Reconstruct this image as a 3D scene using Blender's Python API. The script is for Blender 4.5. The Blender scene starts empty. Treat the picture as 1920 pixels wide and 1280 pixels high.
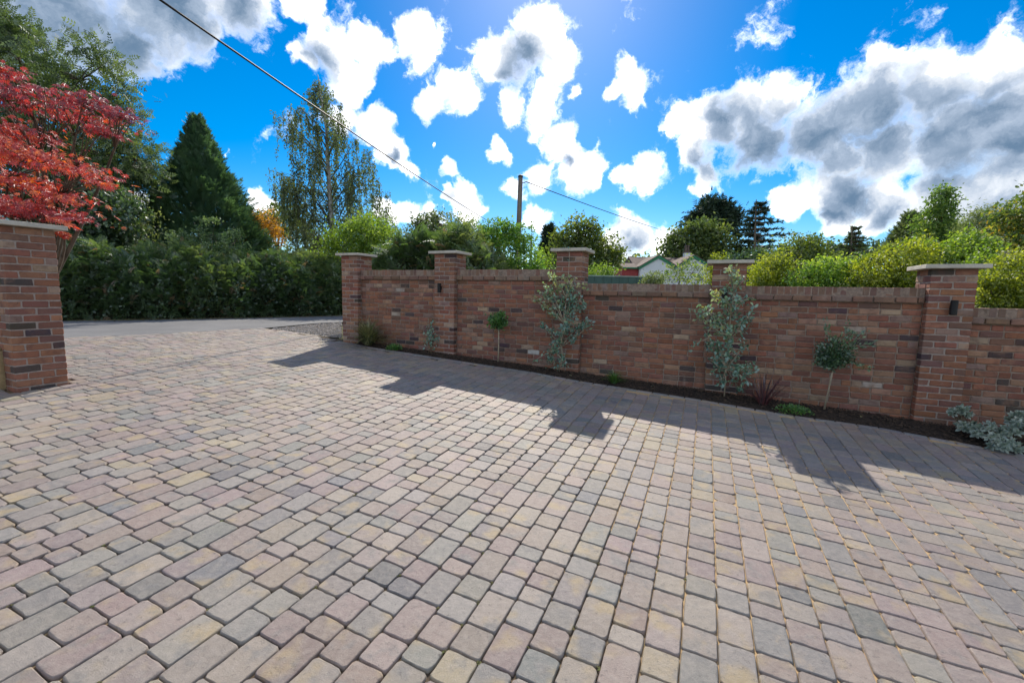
import bpy, bmesh, math, random
import numpy as np
from mathutils import Matrix, Vector
random.seed(7)
rng = np.random.default_rng(11)
scene = bpy.context.scene
C = scene.collection

# ------------------------------------------------------------------ camera, sky, sun, exposure
F = 828.0; EZ = 1.55; PITCH = 6.2; ROLL = 1.2
SUN_AZ, SUN_EL = 4.0, 38.5
EXPOSURE = 1.32
cam = bpy.data.cameras.new('camera'); co = bpy.data.objects.new('camera', cam); C.objects.link(co)
cam.sensor_width = 36.0; cam.lens = F / 1920 * 36.0; cam.clip_start = 0.05; cam.clip_end = 3000
RM = np.array(Matrix.Rotation(math.radians(90 - PITCH), 3, 'X') @ Matrix.Rotation(math.radians(ROLL), 3, 'Z'))
co.matrix_world = Matrix.Translation((0, 0, EZ)) @ Matrix(RM.tolist()).to_4x4()
scene.camera = co
vs = scene.view_settings
vs.view_transform = 'Standard'; vs.look = 'None'; vs.gamma = 1.0; vs.use_curve_mapping = False; vs.exposure = EXPOSURE
scene.cycles.max_bounces = 8; scene.cycles.transparent_max_bounces = 8
scene.cycles.diffuse_bounces = 3

def ray(px, py):
    return RM @ np.array([(px - 960) / F, -(py - 640) / F, -1.0])
def at(px, py, D):
    d = ray(px, py); return np.array([0, 0, EZ]) + d / d[1] * D

class NT:
    """small helper to write node trees"""
    def __init__(s, nt): s.t = nt; nt.nodes.clear()
    def n(s, ty, ins=None, **kw):
        nd = s.t.nodes.new(ty)
        for k, v in kw.items(): setattr(nd, k, v)
        for k, v in (ins or {}).items():
            if isinstance(v, bpy.types.NodeSocket): s.t.links.new(v, nd.inputs[k])
            elif v is not None: nd.inputs[k].default_value = v
        return nd
    def math(s, op, a, b=0.0, c=None, clamp=False):
        nd = s.n('ShaderNodeMath', {0: a, 1: b}, operation=op, use_clamp=clamp)
        if c is not None:
            if isinstance(c, bpy.types.NodeSocket): s.t.links.new(c, nd.inputs[2])
            else: nd.inputs[2].default_value = c
        return nd.outputs[0]
    def mix(s, f, a, b, blend='MIX'):
        nd = s.n('ShaderNodeMix', data_type='RGBA', blend_type=blend)
        for i, v in ((0, f), (6, a), (7, b)):
            if isinstance(v, bpy.types.NodeSocket): s.t.links.new(v, nd.inputs[i])
            else: nd.inputs[i].default_value = (*v, 1) if isinstance(v, tuple) and len(v) == 3 else v
        return nd.outputs[2]
    def noise(s, vec, scale, detail=3, rough=.55, out='Fac', dist=0.0):
        nd = s.n('ShaderNodeTexNoise', {'Vector': vec, 'Scale': scale, 'Detail': detail, 'Roughness': rough, 'Distortion': dist})
        return nd.outputs[0 if out == 'Fac' else 1]
    def smooth(s, v, a, b, lo=0.0, hi=1.0):
        return s.n('ShaderNodeMapRange', {0: v, 1: a, 2: b, 3: lo, 4: hi}, interpolation_type='SMOOTHSTEP').outputs[0]
    def ramp(s, f, stops):
        nd = s.n('ShaderNodeValToRGB', {0: f}); el = nd.color_ramp.elements
        while len(el) < len(stops): el.new(.5)
        for e, (p, c) in zip(el, stops): e.position = p; e.color = (*c, 1)
        return nd.outputs[0]

# -- sky: physical sky with a broken deck of cumulus laid over it by direction
WHITE = [(90,10,200),(300,0,165),(450,10,105),(560,0,60),(240,105,75),(0,110,130),(380,60,60),
 (612,92,64),(572,112,34),(690,84,40),(775,62,54),(785,105,32),(655,150,58),(700,230,48),(735,290,38),(765,322,22),(640,215,40),
 (1005,82,64),(930,122,58),(1048,130,50),(870,180,46),(808,195,32),(1020,200,48),(955,196,36),(1078,185,20),
 (1178,158,38),(1140,188,24),(1192,190,26),(930,272,26),(1050,272,42),(1000,320,38),(1082,318,46),(955,348,26),(1205,312,40),(1165,335,24),(1110,330,30),
 (1330,235,58),(1300,285,42),(1325,325,30),(1400,200,56),(1458,172,40),(1420,265,70),(1530,245,76),(1640,190,78),(1760,160,86),(1880,130,80),(1925,240,130),(1800,265,105),(1660,285,78),(1570,300,42),
 (1488,385,38),(1560,372,58),(1650,385,58),(1760,370,80),(1880,370,110),(1560,412,34),(1640,418,30),
 (845,318,19),(842,312,14),(865,356,27),(838,360,14),(820,275,9),(760,392,32),(800,412,34),(728,398,28),(500,380,30),(430,300,12),(265,375,32),(1000,410,38),(1185,435,46),(1240,450,44),(1150,465,44),(1095,450,30),(870,405,34)]
GREY = [(150,30,190),(330,20,105),(60,120,80),(455,30,55),(230,70,60),(598,108,34),(980,105,44),(955,148,24),(1375,285,58),(1440,265,58),(1530,255,66),(1640,235,66),(1745,235,62),(1860,215,60),(1905,285,80),(1352,222,34),(1310,300,20),(1590,375,34),(1558,402,22),(1650,402,28),(1785,330,50),(1885,420,60),(1180,458,22),(1150,415,10),(1060,300,10),(740,300,10)]
world = bpy.data.worlds.new('World'); scene.world = world; world.use_nodes = True
W = NT(world.node_tree)
tc = W.n('ShaderNodeTexCoord').outputs['Generated']
sky = W.n('ShaderNodeTexSky', sky_type='NISHITA', sun_disc=False, sun_elevation=math.radians(SUN_EL), sun_rotation=math.radians(SUN_AZ), altitude=500.0, air_density=1.0, dust_density=.32, ozone_density=3.5).outputs[0]
def wsub(v, k):
    return W.n('ShaderNodeVectorMath', {0: v, 1: (k, k, k)}, operation='SUBTRACT').outputs[0]
w1 = W.n('ShaderNodeVectorMath', {0: wsub(W.noise(tc, 5.5, 3, .6, 'Color'), .5), 'Scale': .075}, operation='SCALE').outputs[0]
w2 = W.n('ShaderNodeVectorMath', {0: wsub(W.noise(tc, 21.0, 5, .62, 'Color'), .5), 'Scale': .055}, operation='SCALE').outputs[0]
wd = W.n('ShaderNodeVectorMath', {0: W.n('ShaderNodeVectorMath', {0: tc, 1: w1}, operation='ADD').outputs[0], 1: w2}, operation='ADD').outputs[0]
def blobs(lst, vec, ro=1.5, ri=.27, sm=.18):
    acc = None
    for (px, py, r) in lst:
        c = ray(px, py); c /= np.linalg.norm(c)
        e = ray(px + r * .71, py + r * .71); e /= np.linalg.norm(e)
        R = float(np.linalg.norm(e - c))
        d = W.n('ShaderNodeVectorMath', {0: vec, 1: tuple(c)}, operation='DISTANCE').outputs['Value']
        v = W.n('ShaderNodeMapRange', {0: d, 1: R * ro, 2: R * ri, 3: 0.0, 4: 1.0}).outputs[0]
        acc = v if acc is None else W.math('SMOOTH_MAX', acc, v, sm)
    return acc
base = blobs(WHITE, wd)
# beyond the view broken cloud carries on, made fuller and whiter to brighten shade
fw = ray(960, 330); fw /= np.linalg.norm(fw)
off = W.n('ShaderNodeVectorMath', {0: tc, 1: tuple(fw)}, operation='DISTANCE').outputs['Value']
outm = W.smooth(off, .98, 1.25)
gen = W.smooth(W.noise(tc, 2.6, 5, .55), .43, .62)
up = W.smooth(W.n('ShaderNodeSeparateXYZ', {0: tc}).outputs[2], -.02, .06)
base = W.math('MAXIMUM', base, W.math('MULTIPLY', W.math('MULTIPLY', gen, outm), up))
fine = W.noise(wd, 12.0, 10, .64)
dens = W.math('ADD', base, W.math('MULTIPLY', W.math('SUBTRACT', fine, .5), W.math('SUBTRACT', 2.25, W.math('MULTIPLY', W.smooth(base, .3, .95), 1.65))))
alpha = W.math('POWER', W.smooth(dens, .34, .84), 1.4)
gblob = W.math('MAXIMUM', blobs(GREY, wd, 2.2, .1, .45), W.math('MULTIPLY', W.math('MULTIPLY', W.smooth(gen, .5, 1.0), outm), .3))
soft = W.noise(wd, 8.5, 7, .6)
grey = W.smooth(W.math('ADD', gblob, W.math('MULTIPLY', W.math('SUBTRACT', soft, .5), .75)), .10, 1.0)
grey = W.math('MULTIPLY', grey, W.smooth(dens, .40, .95))
grey = W.math('MULTIPLY', grey, W.smooth(W.noise(wd, 17.0, 8, .62), .28, .60, .74, 1.0))
CW = (1.10, 1.09, 1.08); CG = (.060, .100, .155); CM = (.18, .222, .285)
cl = W.ramp(grey, [(0, CW), (.14, (.62, .62, .63)), (.32, (.35, .375, .41)), (.58, CM), (1, CG)])
SKYK = .056
sk = W.n('ShaderNodeHueSaturation', {'Hue': .5, 'Saturation': 1.58, 'Value': 1.0, 'Fac': 1.0, 'Color': sky}).outputs[0]
cl = W.n('ShaderNodeVectorMath', {0: cl, 'Scale': 1.0 / SKYK}, operation='SCALE').outputs[0]
col = W.mix(alpha, sk, cl)
bg = W.n('ShaderNodeBackground', {'Color': col, 'Strength': SKYK})
W.n('ShaderNodeOutputWorld', {'Surface': bg.outputs[0]})
world.cycles.sampling_method = 'MANUAL'; world.cycles.sample_map_resolution = 512

sun = bpy.data.lights.new('sun', 'SUN'); sun.energy = 2.65; sun.angle = math.radians(.53); sun.color = (1, .91, .78)
so = bpy.data.objects.new('sun', sun); C.objects.link(so)
sd = Vector((math.sin(math.radians(SUN_AZ)) * math.cos(math.radians(SUN_EL)), math.cos(math.radians(SUN_AZ)) * math.cos(math.radians(SUN_EL)), math.sin(math.radians(SUN_EL))))
so.rotation_euler = sd.to_track_quat('Z', 'Y').to_euler(); so.location = sd * 60

# ------------------------------------------------------------------ the lie of the land
AW = math.radians(24.2); CA, SA = math.cos(AW), math.sin(AW); Z0 = 7.37   # the wall runs along s, t points through it
def st(x, y): return CA * x - SA * (y - Z0), SA * x + CA * (y - Z0)
def xy(s, t): return CA * s + SA * t, -SA * s + CA * t + Z0
def G(x, y):
    s, t = st(x, y)
    s = np.clip(s, -6.4, 9); t = np.clip(t, -8, 1.5)
    return EZ - 1.166 - .0436 * s + t * (.035 + .0037 * s)
def gnd(px, py):
    d = ray(px, py); d = d / d[1]; k = 5.0
    for i in range(200): k = .7 * k + .3 * (G(d[0] * k, k) - EZ) / d[2]
    return np.array([d[0] * k, k, EZ + d[2] * k])

# ------------------------------------------------------------------ mesh helpers
def link(o, parent=None):
    C.objects.link(o)
    if parent is not None: o.parent = parent
    return o
def tag(o, label=None, cat=None, group=None, kind=None):
    if label: o['label'] = label
    if cat: o['category'] = cat
    if group: o['group'] = group
    if kind: o['kind'] = kind
    return o
def empty(name, loc, rz=0.0, label=None, cat=None, group=None):
    o = bpy.data.objects.new(name, None); o.empty_display_size = .1
    o.location = tuple(float(v) for v in loc); o.rotation_euler = (0, 0, rz); C.objects.link(o)
    return tag(o, label, cat, group)
def mesh_np(name, V, faces_tri, mat, attrs=None, smooth=False):
    """fast triangle mesh from numpy"""
    V = np.asarray(V, np.float32); T = np.asarray(faces_tri, np.int32)
    me = bpy.data.meshes.new(name)
    me.vertices.add(len(V)); me.vertices.foreach_set('co', V.ravel())
    me.loops.add(T.size); me.loops.foreach_set('vertex_index', T.ravel())
    me.polygons.add(len(T)); me.polygons.foreach_set('loop_start', np.arange(0, T.size, 3, dtype=np.int32))
    me.polygons.foreach_set('use_smooth', np.full(len(T), bool(smooth)))
    for k, (ty, dat) in (attrs or {}).items():
        a = me.attributes.new(k, ty, 'POINT')
        a.data.foreach_set('color' if ty == 'FLOAT_COLOR' else 'value', np.asarray(dat, np.float32).ravel())
    me.update(calc_edges=True)
    if mat: me.materials.append(mat)
    return me
def put(name, me, parent=None, kind=None):
    o = bpy.data.objects.new(name, me); link(o, parent)
    if kind: o['kind'] = kind
    return o
class MB:
    def __init__(s): s.v = []; s.f = []
    def add(s, v, f):
        b = len(s.v); s.v += [tuple(map(float, p)) for p in v]; s.f += [tuple(i + b for i in q) for q in f]
    def box(s, x0, x1, y0, y1, z0, z1):
        s.add([(x0,y0,z0),(x1,y0,z0),(x1,y1,z0),(x0,y1,z0),(x0,y0,z1),(x1,y0,z1),(x1,y1,z1),(x0,y1,z1)],
              [(0,3,2,1),(4,5,6,7),(0,1,5,4),(1,2,6,5),(2,3,7,6),(3,0,4,7)])
    def tube(s, P, R, k=7, cap=True):
        P = [Vector(p) for p in P]; n = len(P); rings = []; v = []; f = []
        if isinstance(R, (int, float)): R = [R] * n
        up = Vector((0.13, .21, 1)).normalized()
        for i in range(n):
            d = (P[min(i + 1, n - 1)] - P[max(i - 1, 0)])
            d = d.normalized() if d.length > 1e-9 else Vector((0, 0, 1))
            a = d.cross(up) if abs(d.dot(up)) < .97 else d.cross(Vector((1, 0, 0)))
            a.normalize(); b = d.cross(a)
            for j in range(k):
                w = 2 * math.pi * j / k
                v.append(P[i] + (a * math.cos(w) + b * math.sin(w)) * R[i])
        for i in range(n - 1):
            for j in range(k):
                f.append((i*k+j, i*k+(j+1)%k, (i+1)*k+(j+1)%k, (i+1)*k+j))
        if cap: f.append(tuple(range(k))[::-1]); f.append(tuple((n-1)*k + j for j in range(k)))
        s.add(v, f)
    def lathe(s, prof, k=20, c=(0, 0, 0)):
        v = []; f = []; n = len(prof)
        for (r, z) in prof:
            for j in range(k):
                w = 2*math.pi*j/k; v.append((c[0]+r*math.cos(w), c[1]+r*math.sin(w), c[2]+z))
        for i in range(n-1):
            for j in range(k): f.append((i*k+j, i*k+(j+1)%k, (i+1)*k+(j+1)%k, (i+1)*k+j))
        f.append(tuple(range(k))[::-1]); f.append(tuple((n-1)*k+j for j in range(k)))
        s.add(v, f)
    def mesh(s, name, mat, smooth=False):
        me = bpy.data.meshes.new(name); me.from_pydata(s.v, [], s.f); me.update()
        if mat: me.materials.append(mat)
        me.polygons.foreach_set('use_smooth', np.full(len(me.polygons), bool(smooth)))
        return me
    def obj(s, name, mat, parent=None, smooth=False, kind=None):
        return put(name, s.mesh(name, mat, smooth), parent, kind)
def bevel_mesh(name, size, bev, mat, jit=0.0, seed=0, seg=1, smooth=False):
    r = random.Random(seed); bm = bmesh.new(); bmesh.ops.create_cube(bm, size=1.0)
    for v in bm.verts: v.co = Vector((v.co.x*size[0]+r.uniform(-jit,jit), v.co.y*size[1]+r.uniform(-jit,jit), v.co.z*size[2]+r.uniform(-jit,jit)))
    bmesh.ops.bevel(bm, geom=list(bm.edges), offset=bev, segments=seg, affect='EDGES', profile=.6)
    me = bpy.data.meshes.new(name); bm.to_mesh(me); bm.free(); me.materials.append(mat)
    if smooth: me.polygons.foreach_set('use_smooth', np.ones(len(me.polygons), bool))
    return me

# ------------------------------------------------------------------ materials
def new_mat(name):
    m = bpy.data.materials.new(name); m.use_nodes = True; return m, NT(m.node_tree)
def finish(N, color, rough=.9, bump=None, bs=.3, bd=.01, spec=.3, metal=0.0):
    ins = {'Base Color': color, 'Roughness': rough, 'Metallic': metal, 'Specular IOR Level': spec}
    if bump is not None:
        ins['Normal'] = N.n('ShaderNodeBump', {'Height': bump, 'Strength': bs, 'Distance': bd}).outputs[0]
    p = N.n('ShaderNodeBsdfPrincipled', ins); N.n('ShaderNodeOutputMaterial', {'Surface': p.outputs[0]})
def plain(name, col, var=.2, scale=6.0, rough=.85, bs=.25, spec=.3, metal=0.0, col2=None, stretch=None):
    m, N = new_mat(name); v = N.n('ShaderNodeTexCoord').outputs['Object']
    if stretch: v = N.n('ShaderNodeMapping', {0: v, 3: stretch}).outputs[0]
    n = N.noise(v, scale, 6, .65); c2 = col2 or tuple(c * (1 - 1.6 * var) for c in col)
    c = N.mix(N.smooth(n, .3, .7), c2, tuple(min(1, c * (1 + var * .5)) for c in col))
    finish(N, c, rough, N.noise(v, scale * 7, 5, .7), bs, .008, spec, metal); return m
def brick_mat():
    m, N = new_mat('brick_clay'); oi = N.n('ShaderNodeObjectInfo')
    tc = N.n('ShaderNodeTexCoord').outputs['Object']
    off = N.math('MULTIPLY', oi.outputs['Random'], 90.0)
    v = N.n('ShaderNodeVectorMath', {0: tc, 1: N.n('ShaderNodeCombineXYZ', {0: off, 1: off, 2: off}).outputs[0]}, operation='ADD').outputs[0]
    c = oi.outputs['Color']
    n1 = N.noise(v, 11, 5, .65); n2 = N.noise(v, 60, 4, .7); n3 = N.noise(v, 5, 3, .6)
    c = N.mix(N.smooth(n1, .42, .75, 0, .6), c, (.115, .062, .052))
    c = N.mix(N.smooth(n3, .55, .78, 0, .55), c, (.36, .20, .125))
    c = N.mix(N.smooth(n2, .62, .8, 0, .5), c, (.5, .42, .36))
    c = N.mix(N.smooth(N.noise(v, 24, 4, .7), .62, .72, 0, .55), c, (.07, .05, .045))
    pos = N.n('ShaderNodeNewGeometry').outputs['Position']
    c = N.mix(N.smooth(N.noise(pos, 1.7, 5, .65), .45, .75, 0, .42), c, (.10, .072, .062))
    c = N.mix(N.smooth(N.noise(pos, 3.1, 6, .7), .60, .74, 0, .30), c, (.42, .36, .31))
    h = N.math('ADD', N.math('MULTIPLY', n2, .5), N.noise(v, 25, 4, .6))
    finish(N, c, .94, h, .8, .008, .15); return m
def paver_mat(name, attr):
    m, N = new_mat(name); pos = N.n('ShaderNodeNewGeometry').outputs['Position']
    c = N.n('ShaderNodeAttribute', attribute_name='pcol').outputs['Color'] if attr else N.n('ShaderNodeObjectInfo').outputs['Color']
    sp = N.n('ShaderNodeSeparateColor', {0: c})
    k = N.math('ADD', N.math('MULTIPLY', sp.outputs[0], 613.0), N.math('MULTIPLY', sp.outputs[2], 977.0))
    v = N.n('ShaderNodeVectorMath', {0: pos, 1: N.n('ShaderNodeCombineXYZ', {0: k, 1: k, 2: k}).outputs[0]}, operation='ADD').outputs[0]
    n1 = N.noise(v, 5.5, 3, .5); n2 = N.noise(v, 7.0, 4, .6); f = N.noise(pos, 260, 3, .75); md = N.noise(v, 30, 5, .65)
    c = N.mix(N.smooth(n1, .54, .72, 0, .8), c, (.335, .258, .140))
    c = N.mix(N.smooth(n2, .52, .70, 0, .75), c, (.150, .150, .150))
    c = N.mix(N.smooth(md, .35, .75, .0, .34), c, (.38, .34, .30))
    c = N.mix(N.smooth(N.noise(v, 42, 5, .72), .56, .70, 0, .55), c, (.065, .055, .050))
    c = N.mix(N.smooth(f, .35, .65, 0, .5), c, N.mix(.5, c, (.10, .085, .08)))
    big = N.noise(pos, .55, 5, .65)
    c = N.mix(N.smooth(big, .48, .72, 0, .26), c, (.42, .36, .28))
    c = N.mix(N.smooth(N.noise(pos, 1.3, 6, .7), .54, .74, 0, .34), c, (.12, .10, .088))
    h = N.math('ADD', N.math('MULTIPLY', f, .6), md)
    sx = N.n('ShaderNodeSeparateXYZ', {0: pos}).outputs[0]
    dust = N.math('MULTIPLY', N.smooth(sx, .2, 1.2), N.smooth(N.noise(pos, 2.6, 6, .72), .60, .76, 0, .6))
    c = N.mix(dust, c, (.44, .32, .18))
    finish(N, c, .66, h, .95, .005, .42); return m
def leaf_mat(name, stops, trans=.42, gloss=.05, tmul=1.6, rough=.5):
    m, N = new_mat(name); t = N.n('ShaderNodeAttribute', attribute_name='tint').outputs['Fac']
    c = N.ramp(t, stops)
    d = N.n('ShaderNodeBsdfDiffuse', {'Color': c}).outputs[0]
    tcol = N.mix(1.0, c, (tmul, tmul * 1.05, tmul * .55), 'MULTIPLY')
    tr = N.n('ShaderNodeBsdfTranslucent', {'Color': tcol}).outputs[0]
    g = N.n('ShaderNodeBsdfGlossy', {'Color': (.8, .85, .9, 1), 'Roughness': rough}).outputs[0]
    a = N.n('ShaderNodeMixShader', {0: trans, 1: d, 2: tr}).outputs[0]
    fr = N.n('ShaderNodeMixShader', {0: gloss, 1: a, 2: g}).outputs[0]
    N.n('ShaderNodeOutputMaterial', {'Surface': fr}); return m
M_BRICK = brick_mat()
M_PAV = paver_mat('paver_stone', False); M_PAVJ = paver_mat('paver_stone_field', True)
M_MORTAR = plain('mortar', (.26, .195, .155), .2, 30, .95)
M_MORTARP = plain('pale_mortar', (.31, .255, .222), .15, 30, .95)
M_CAP = plain('cap_stone', (.46, .43, .37), .12, 9, .8)
M_BARK = plain('bark', (.13, .105, .08), .35, 9, .95, stretch=(1, 1, .25))
M_BIRCH = plain('birch_bark', (.42, .40, .37), .4, 7, .8, col2=(.12, .11, .10), stretch=(1, 1, .5))
M_STEM = plain('young_stem', (.24, .18, .12), .3, 20, .8)
M_PALE = plain('pale_stem', (.40, .33, .24), .25, 20, .8)
M_BLACK = plain('black_metal', (.007, .007, .008), .1, 20, .55, .05, .35)
M_GREENM = plain('green_sheet', (.028, .085, .075), .15, 3, .5, .05, .5)
M_GREENP = plain('green_paint', (.02, .17, .075), .1, 3, .5, .05, .4)
M_WHITE = plain('white_render', (.66, .68, .70), .05, 2, .8)
M_REDW = plain('red_boarding', (.34, .055, .055), .1, 3, .7)
M_GLASS = plain('window_glass', (.03, .04, .05), .05, 2, .08, .0, .7)
M_POLE = plain('old_timber', (.20, .17, .145), .3, 8, .95, stretch=(1, 1, .1))
M_CABLE = plain('cable_black', (.022, .022, .025), .1, 5, .6)
M_SAND = plain('sandstone', (.42, .31, .17), .25, 8, .9)

def roof_mat(name, c1, c2):
    m, N = new_mat(name); v = N.n('ShaderNodeTexCoord').outputs['Object']
    n = N.noise(v, 3.5, 5, .7)
    finish(N, N.mix(N.smooth(n, .3, .7), c1, c2), .9, N.noise(v, 12, 4, .6), .3, .02); return m
M_ROOF = roof_mat('brown_roof', (.085, .062, .052), (.135, .10, .085)); M_SLATE = roof_mat('grey_slates', (.22, .21, .21), (.38, .36, .35))

def ground_mat():
    m, N = new_mat('meadow_ground'); v = N.n('ShaderNodeNewGeometry').outputs['Position']
    n = N.noise(v, .7, 6, .65); c = N.mix(N.smooth(n, .35, .65), (.05, .075, .022), (.11, .10, .045))
    finish(N, c, .95, N.noise(v, 18, 5, .7), .6, .05); return m
def road_mat():
    m, N = new_mat('worn_tarmac'); v = N.n('ShaderNodeNewGeometry').outputs['Position']
    c = N.mix(N.smooth(N.noise(v, 1.1, 5, .6), .3, .7), (.105, .108, .115), (.145, .147, .152))
    c = N.mix(N.smooth(N.noise(v, 170, 2, .6), .5, .7, 0, .6), c, (.21, .205, .20))
    finish(N, c, .82, N.noise(v, 150, 3, .7), .4, .004, .35); return m
def soil_mat():
    m, N = new_mat('bark_soil'); v = N.n('ShaderNodeNewGeometry').outputs['Position']
    c = N.mix(N.smooth(N.noise(v, 24, 6, .7), .35, .7), (.016, .012, .010), (.062, .045, .033))
    finish(N, c, .95, N.noise(v, 45, 6, .75), .9, .03); return m
def joint_mat():
    m, N = new_mat('joint_sand'); v = N.n('ShaderNodeNewGeometry').outputs['Position']
    sp = N.n('ShaderNodeSeparateXYZ', {0: v})
    # kiln sand was brushed in over the right-hand half of the drive and has not weathered yet
    side = N.math('ADD', sp.outputs[0], N.math('MULTIPLY', N.math('SUBTRACT', N.noise(v, 1.6, 4, .6), .5), 2.2))
    fresh = N.smooth(side, .2, 1.1)
    c = N.mix(N.smooth(N.noise(v, 9, 5, .7), .35, .68), (.060, .045, .032), (.17, .125, .075))
    c = N.mix(N.smooth(N.noise(v, 6, 4, .6), .58, .70, 0, .8), c, (.055, .075, .022))
    c = N.mix(N.math('MULTIPLY', fresh, N.smooth(N.noise(v, 7, 4, .65), .30, .46)), c, (.43, .30, .16))
    finish(N, c, .95, N.noise(v, 120, 3, .7), .6, .004); return m
M_GROUND, M_ROAD, M_SOIL, M_JOINT = ground_mat(), road_mat(), soil_mat(), joint_mat()
M_GRAVEL = plain('gravel', (.30, .28, .27), .3, 12, .9, col2=(.20, .17, .13))

# ------------------------------------------------------------------ ground, road, drive base, bed
def grid_sheet(name, xs, ys, dz, mat, kind='structure', zf=None):
    X, Y = np.meshgrid(xs, ys); Z = G(X, Y) + dz
    if zf is not None: Z = Z + zf(X, Y)
    n, m_ = X.shape; V = np.stack([X, Y, Z], -1).reshape(-1, 3)
    i = np.arange((n - 1) * m_).reshape(n - 1, m_)[:, :-1].ravel()
    T = np.concatenate([np.stack([i, i + 1, i + m_ + 1], 1), np.stack([i, i + m_ + 1, i + m_], 1)])
    return put(name, mesh_np(name, V, T, mat), None, kind)
gx = np.concatenate([-np.geomspace(600, 14, 14), np.arange(-13, 13.1, 1.0), np.geomspace(14, 600, 14)])
gy = np.concatenate([-np.geomspace(300, 5, 8), np.arange(-4, 24.1, 1.0), np.geomspace(26, 1200, 16)])
grid_sheet('ground', gx, gy, -.11, M_GROUND)

def ribbon(name, A, B, dz, mat, sub=10, kind='structure', bump=0.0):
    """sheet between two polylines of (x, y), following the ground"""
    def res(P, n):
        P = np.array(P, float); L = np.r_[0, np.cumsum(np.linalg.norm(np.diff(P, axis=0), axis=1))]
        u = np.linspace(0, L[-1], n); return np.stack([np.interp(u, L, P[:, 0]), np.interp(u, L, P[:, 1])], 1)
    n = 160; a, b = res(A, n), res(B, n)
    w = np.linspace(0, 1, sub); XY = a[:, None] * (1 - w)[None, :, None] + b[:, None] * w[None, :, None]
    Z = G(XY[..., 0], XY[..., 1]) + dz
    if bump:
        Z = Z + bump * np.sin(w * math.pi)[None] + rng.normal(0, bump * .28, Z.shape) * (np.sin(w * math.pi) ** .3)[None]
    V = np.concatenate([XY, Z[..., None]], -1).reshape(-1, 3)
    i = np.arange((n - 1) * sub).reshape(n - 1, sub)[:, :-1].ravel()
    T = np.concatenate([np.stack([i, i + sub, i + 1], 1), np.stack([i + 1, i + sub, i + sub + 1], 1)])
    me = mesh_np(name, V, T, mat, smooth=True)
    return put(name, me, None, kind)

edge_px = [(655,641),(690,650),(850,675),(1000,698),(1090,715),(1300,747),(1480,778),(1640,800),(1800,830),(1920,852)]
EDGE = [tuple(gnd(*p)[:2]) for p in edge_px]
EDGE_ST = np.array([st(*p) for p in EDGE])
ES = np.array([-3.75] + list(EDGE_ST[1:, 0]) + [8.5]); ET = np.array([-.12] + list(EDGE_ST[1:, 1]) + [-1.35])
def edge_t(s): return np.interp(s, ES, ET)
road_n = [gnd(-300, 660)[:2], gnd(125, 632)[:2], gnd(300, 625)[:2], gnd(497, 614)[:2], gnd(600, 604.5)[:2]]
road_f = [gnd(-300, 612)[:2], gnd(125, 601)[:2], gnd(300, 599)[:2], gnd(470, 595.5)[:2], gnd(635, 591.5)[:2]]
dn = road_n[-1] - road_n[-2]; df = road_f[-1] - road_f[-2]
dn = dn / np.linalg.norm(dn); df = df / np.linalg.norm(df); dm = (dn + df) / np.linalg.norm(dn + df)
road_n = road_n + [road_n[-1] + dm * 60]; road_f = road_f + [road_f[-1] + dm * 60]
ribbon('road', road_n, road_f, -.012, M_ROAD)
# paving bed under the pavers, with the joint sand showing between them
bs_ = np.linspace(-3.75, 8.5, 50)
DRV_FAR = [xy(*st(*road_n[0])), tuple(road_n[1]), tuple(road_n[2]), tuple(road_n[3])]
def drive_bed():
    ss = np.linspace(-9.5, 9.5, 77); tt = np.linspace(-9.5, 1.6, 45)
    S, T_ = np.meshgrid(ss, tt)
    X, Y = xy(S, T_); Z = G(X, Y) - .0165 + .008 * np.clip((X - .1) / 1.3, 0, 1) * np.clip((7.2 - Y) / 2, 0, 1) * np.clip((Y - 1.6) / 1.2, .25, 1)
    n, m_ = S.shape; V = np.stack([X, Y, Z], -1).reshape(-1, 3)
    i = np.arange((n - 1) * m_).reshape(n - 1, m_)[:, :-1].ravel()
    Q = np.stack([i, i + 1, i + m_ + 1, i + m_], 1)
    cs = S.ravel()[Q].mean(1); ct = T_.ravel()[Q].mean(1)
    keep = [inside_drive(a, b, -.06) for a, b in zip(cs, ct)]
    Q = Q[np.array(keep)]; T = np.concatenate([Q[:, [0, 1, 2]], Q[:, [0, 2, 3]]])
    return put('paving_bed', mesh_np('paving_bed', V, T, M_JOINT), None, 'structure')
RN_ST = np.array([st(*p) for p in road_n[:4]])      # kerbside edge of the drive in s, t
def road_s(t): return np.interp(t, RN_ST[:, 1], RN_ST[:, 0])
MOUTH = (np.array(st(*gnd(497, 614)[:2])), np.array([-3.75, .02]))
def inside_drive(s, t, m=0.0):
    if s < road_s(t) + m: return False
    if s < -3.72:
        f = (s - MOUTH[0][0]) / (MOUTH[1][0] - MOUTH[0][0])
        lim = MOUTH[0][1] * (1 - f) + MOUTH[1][1] * f
        return t < lim - m and t > -9.4
    return t < edge_t(s) - m and t > -9.4
drive_bed()
bed_out = [xy(s, edge_t(s) + .0) for s in np.linspace(-3.25, 8.5, 60)]
bed_in = [xy(s, .02) for s in np.linspace(-3.25, 8.5, 60)]
ribbon('flower_bed', bed_out, bed_in, -.012, M_SOIL, 14, 'structure', .035)

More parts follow.
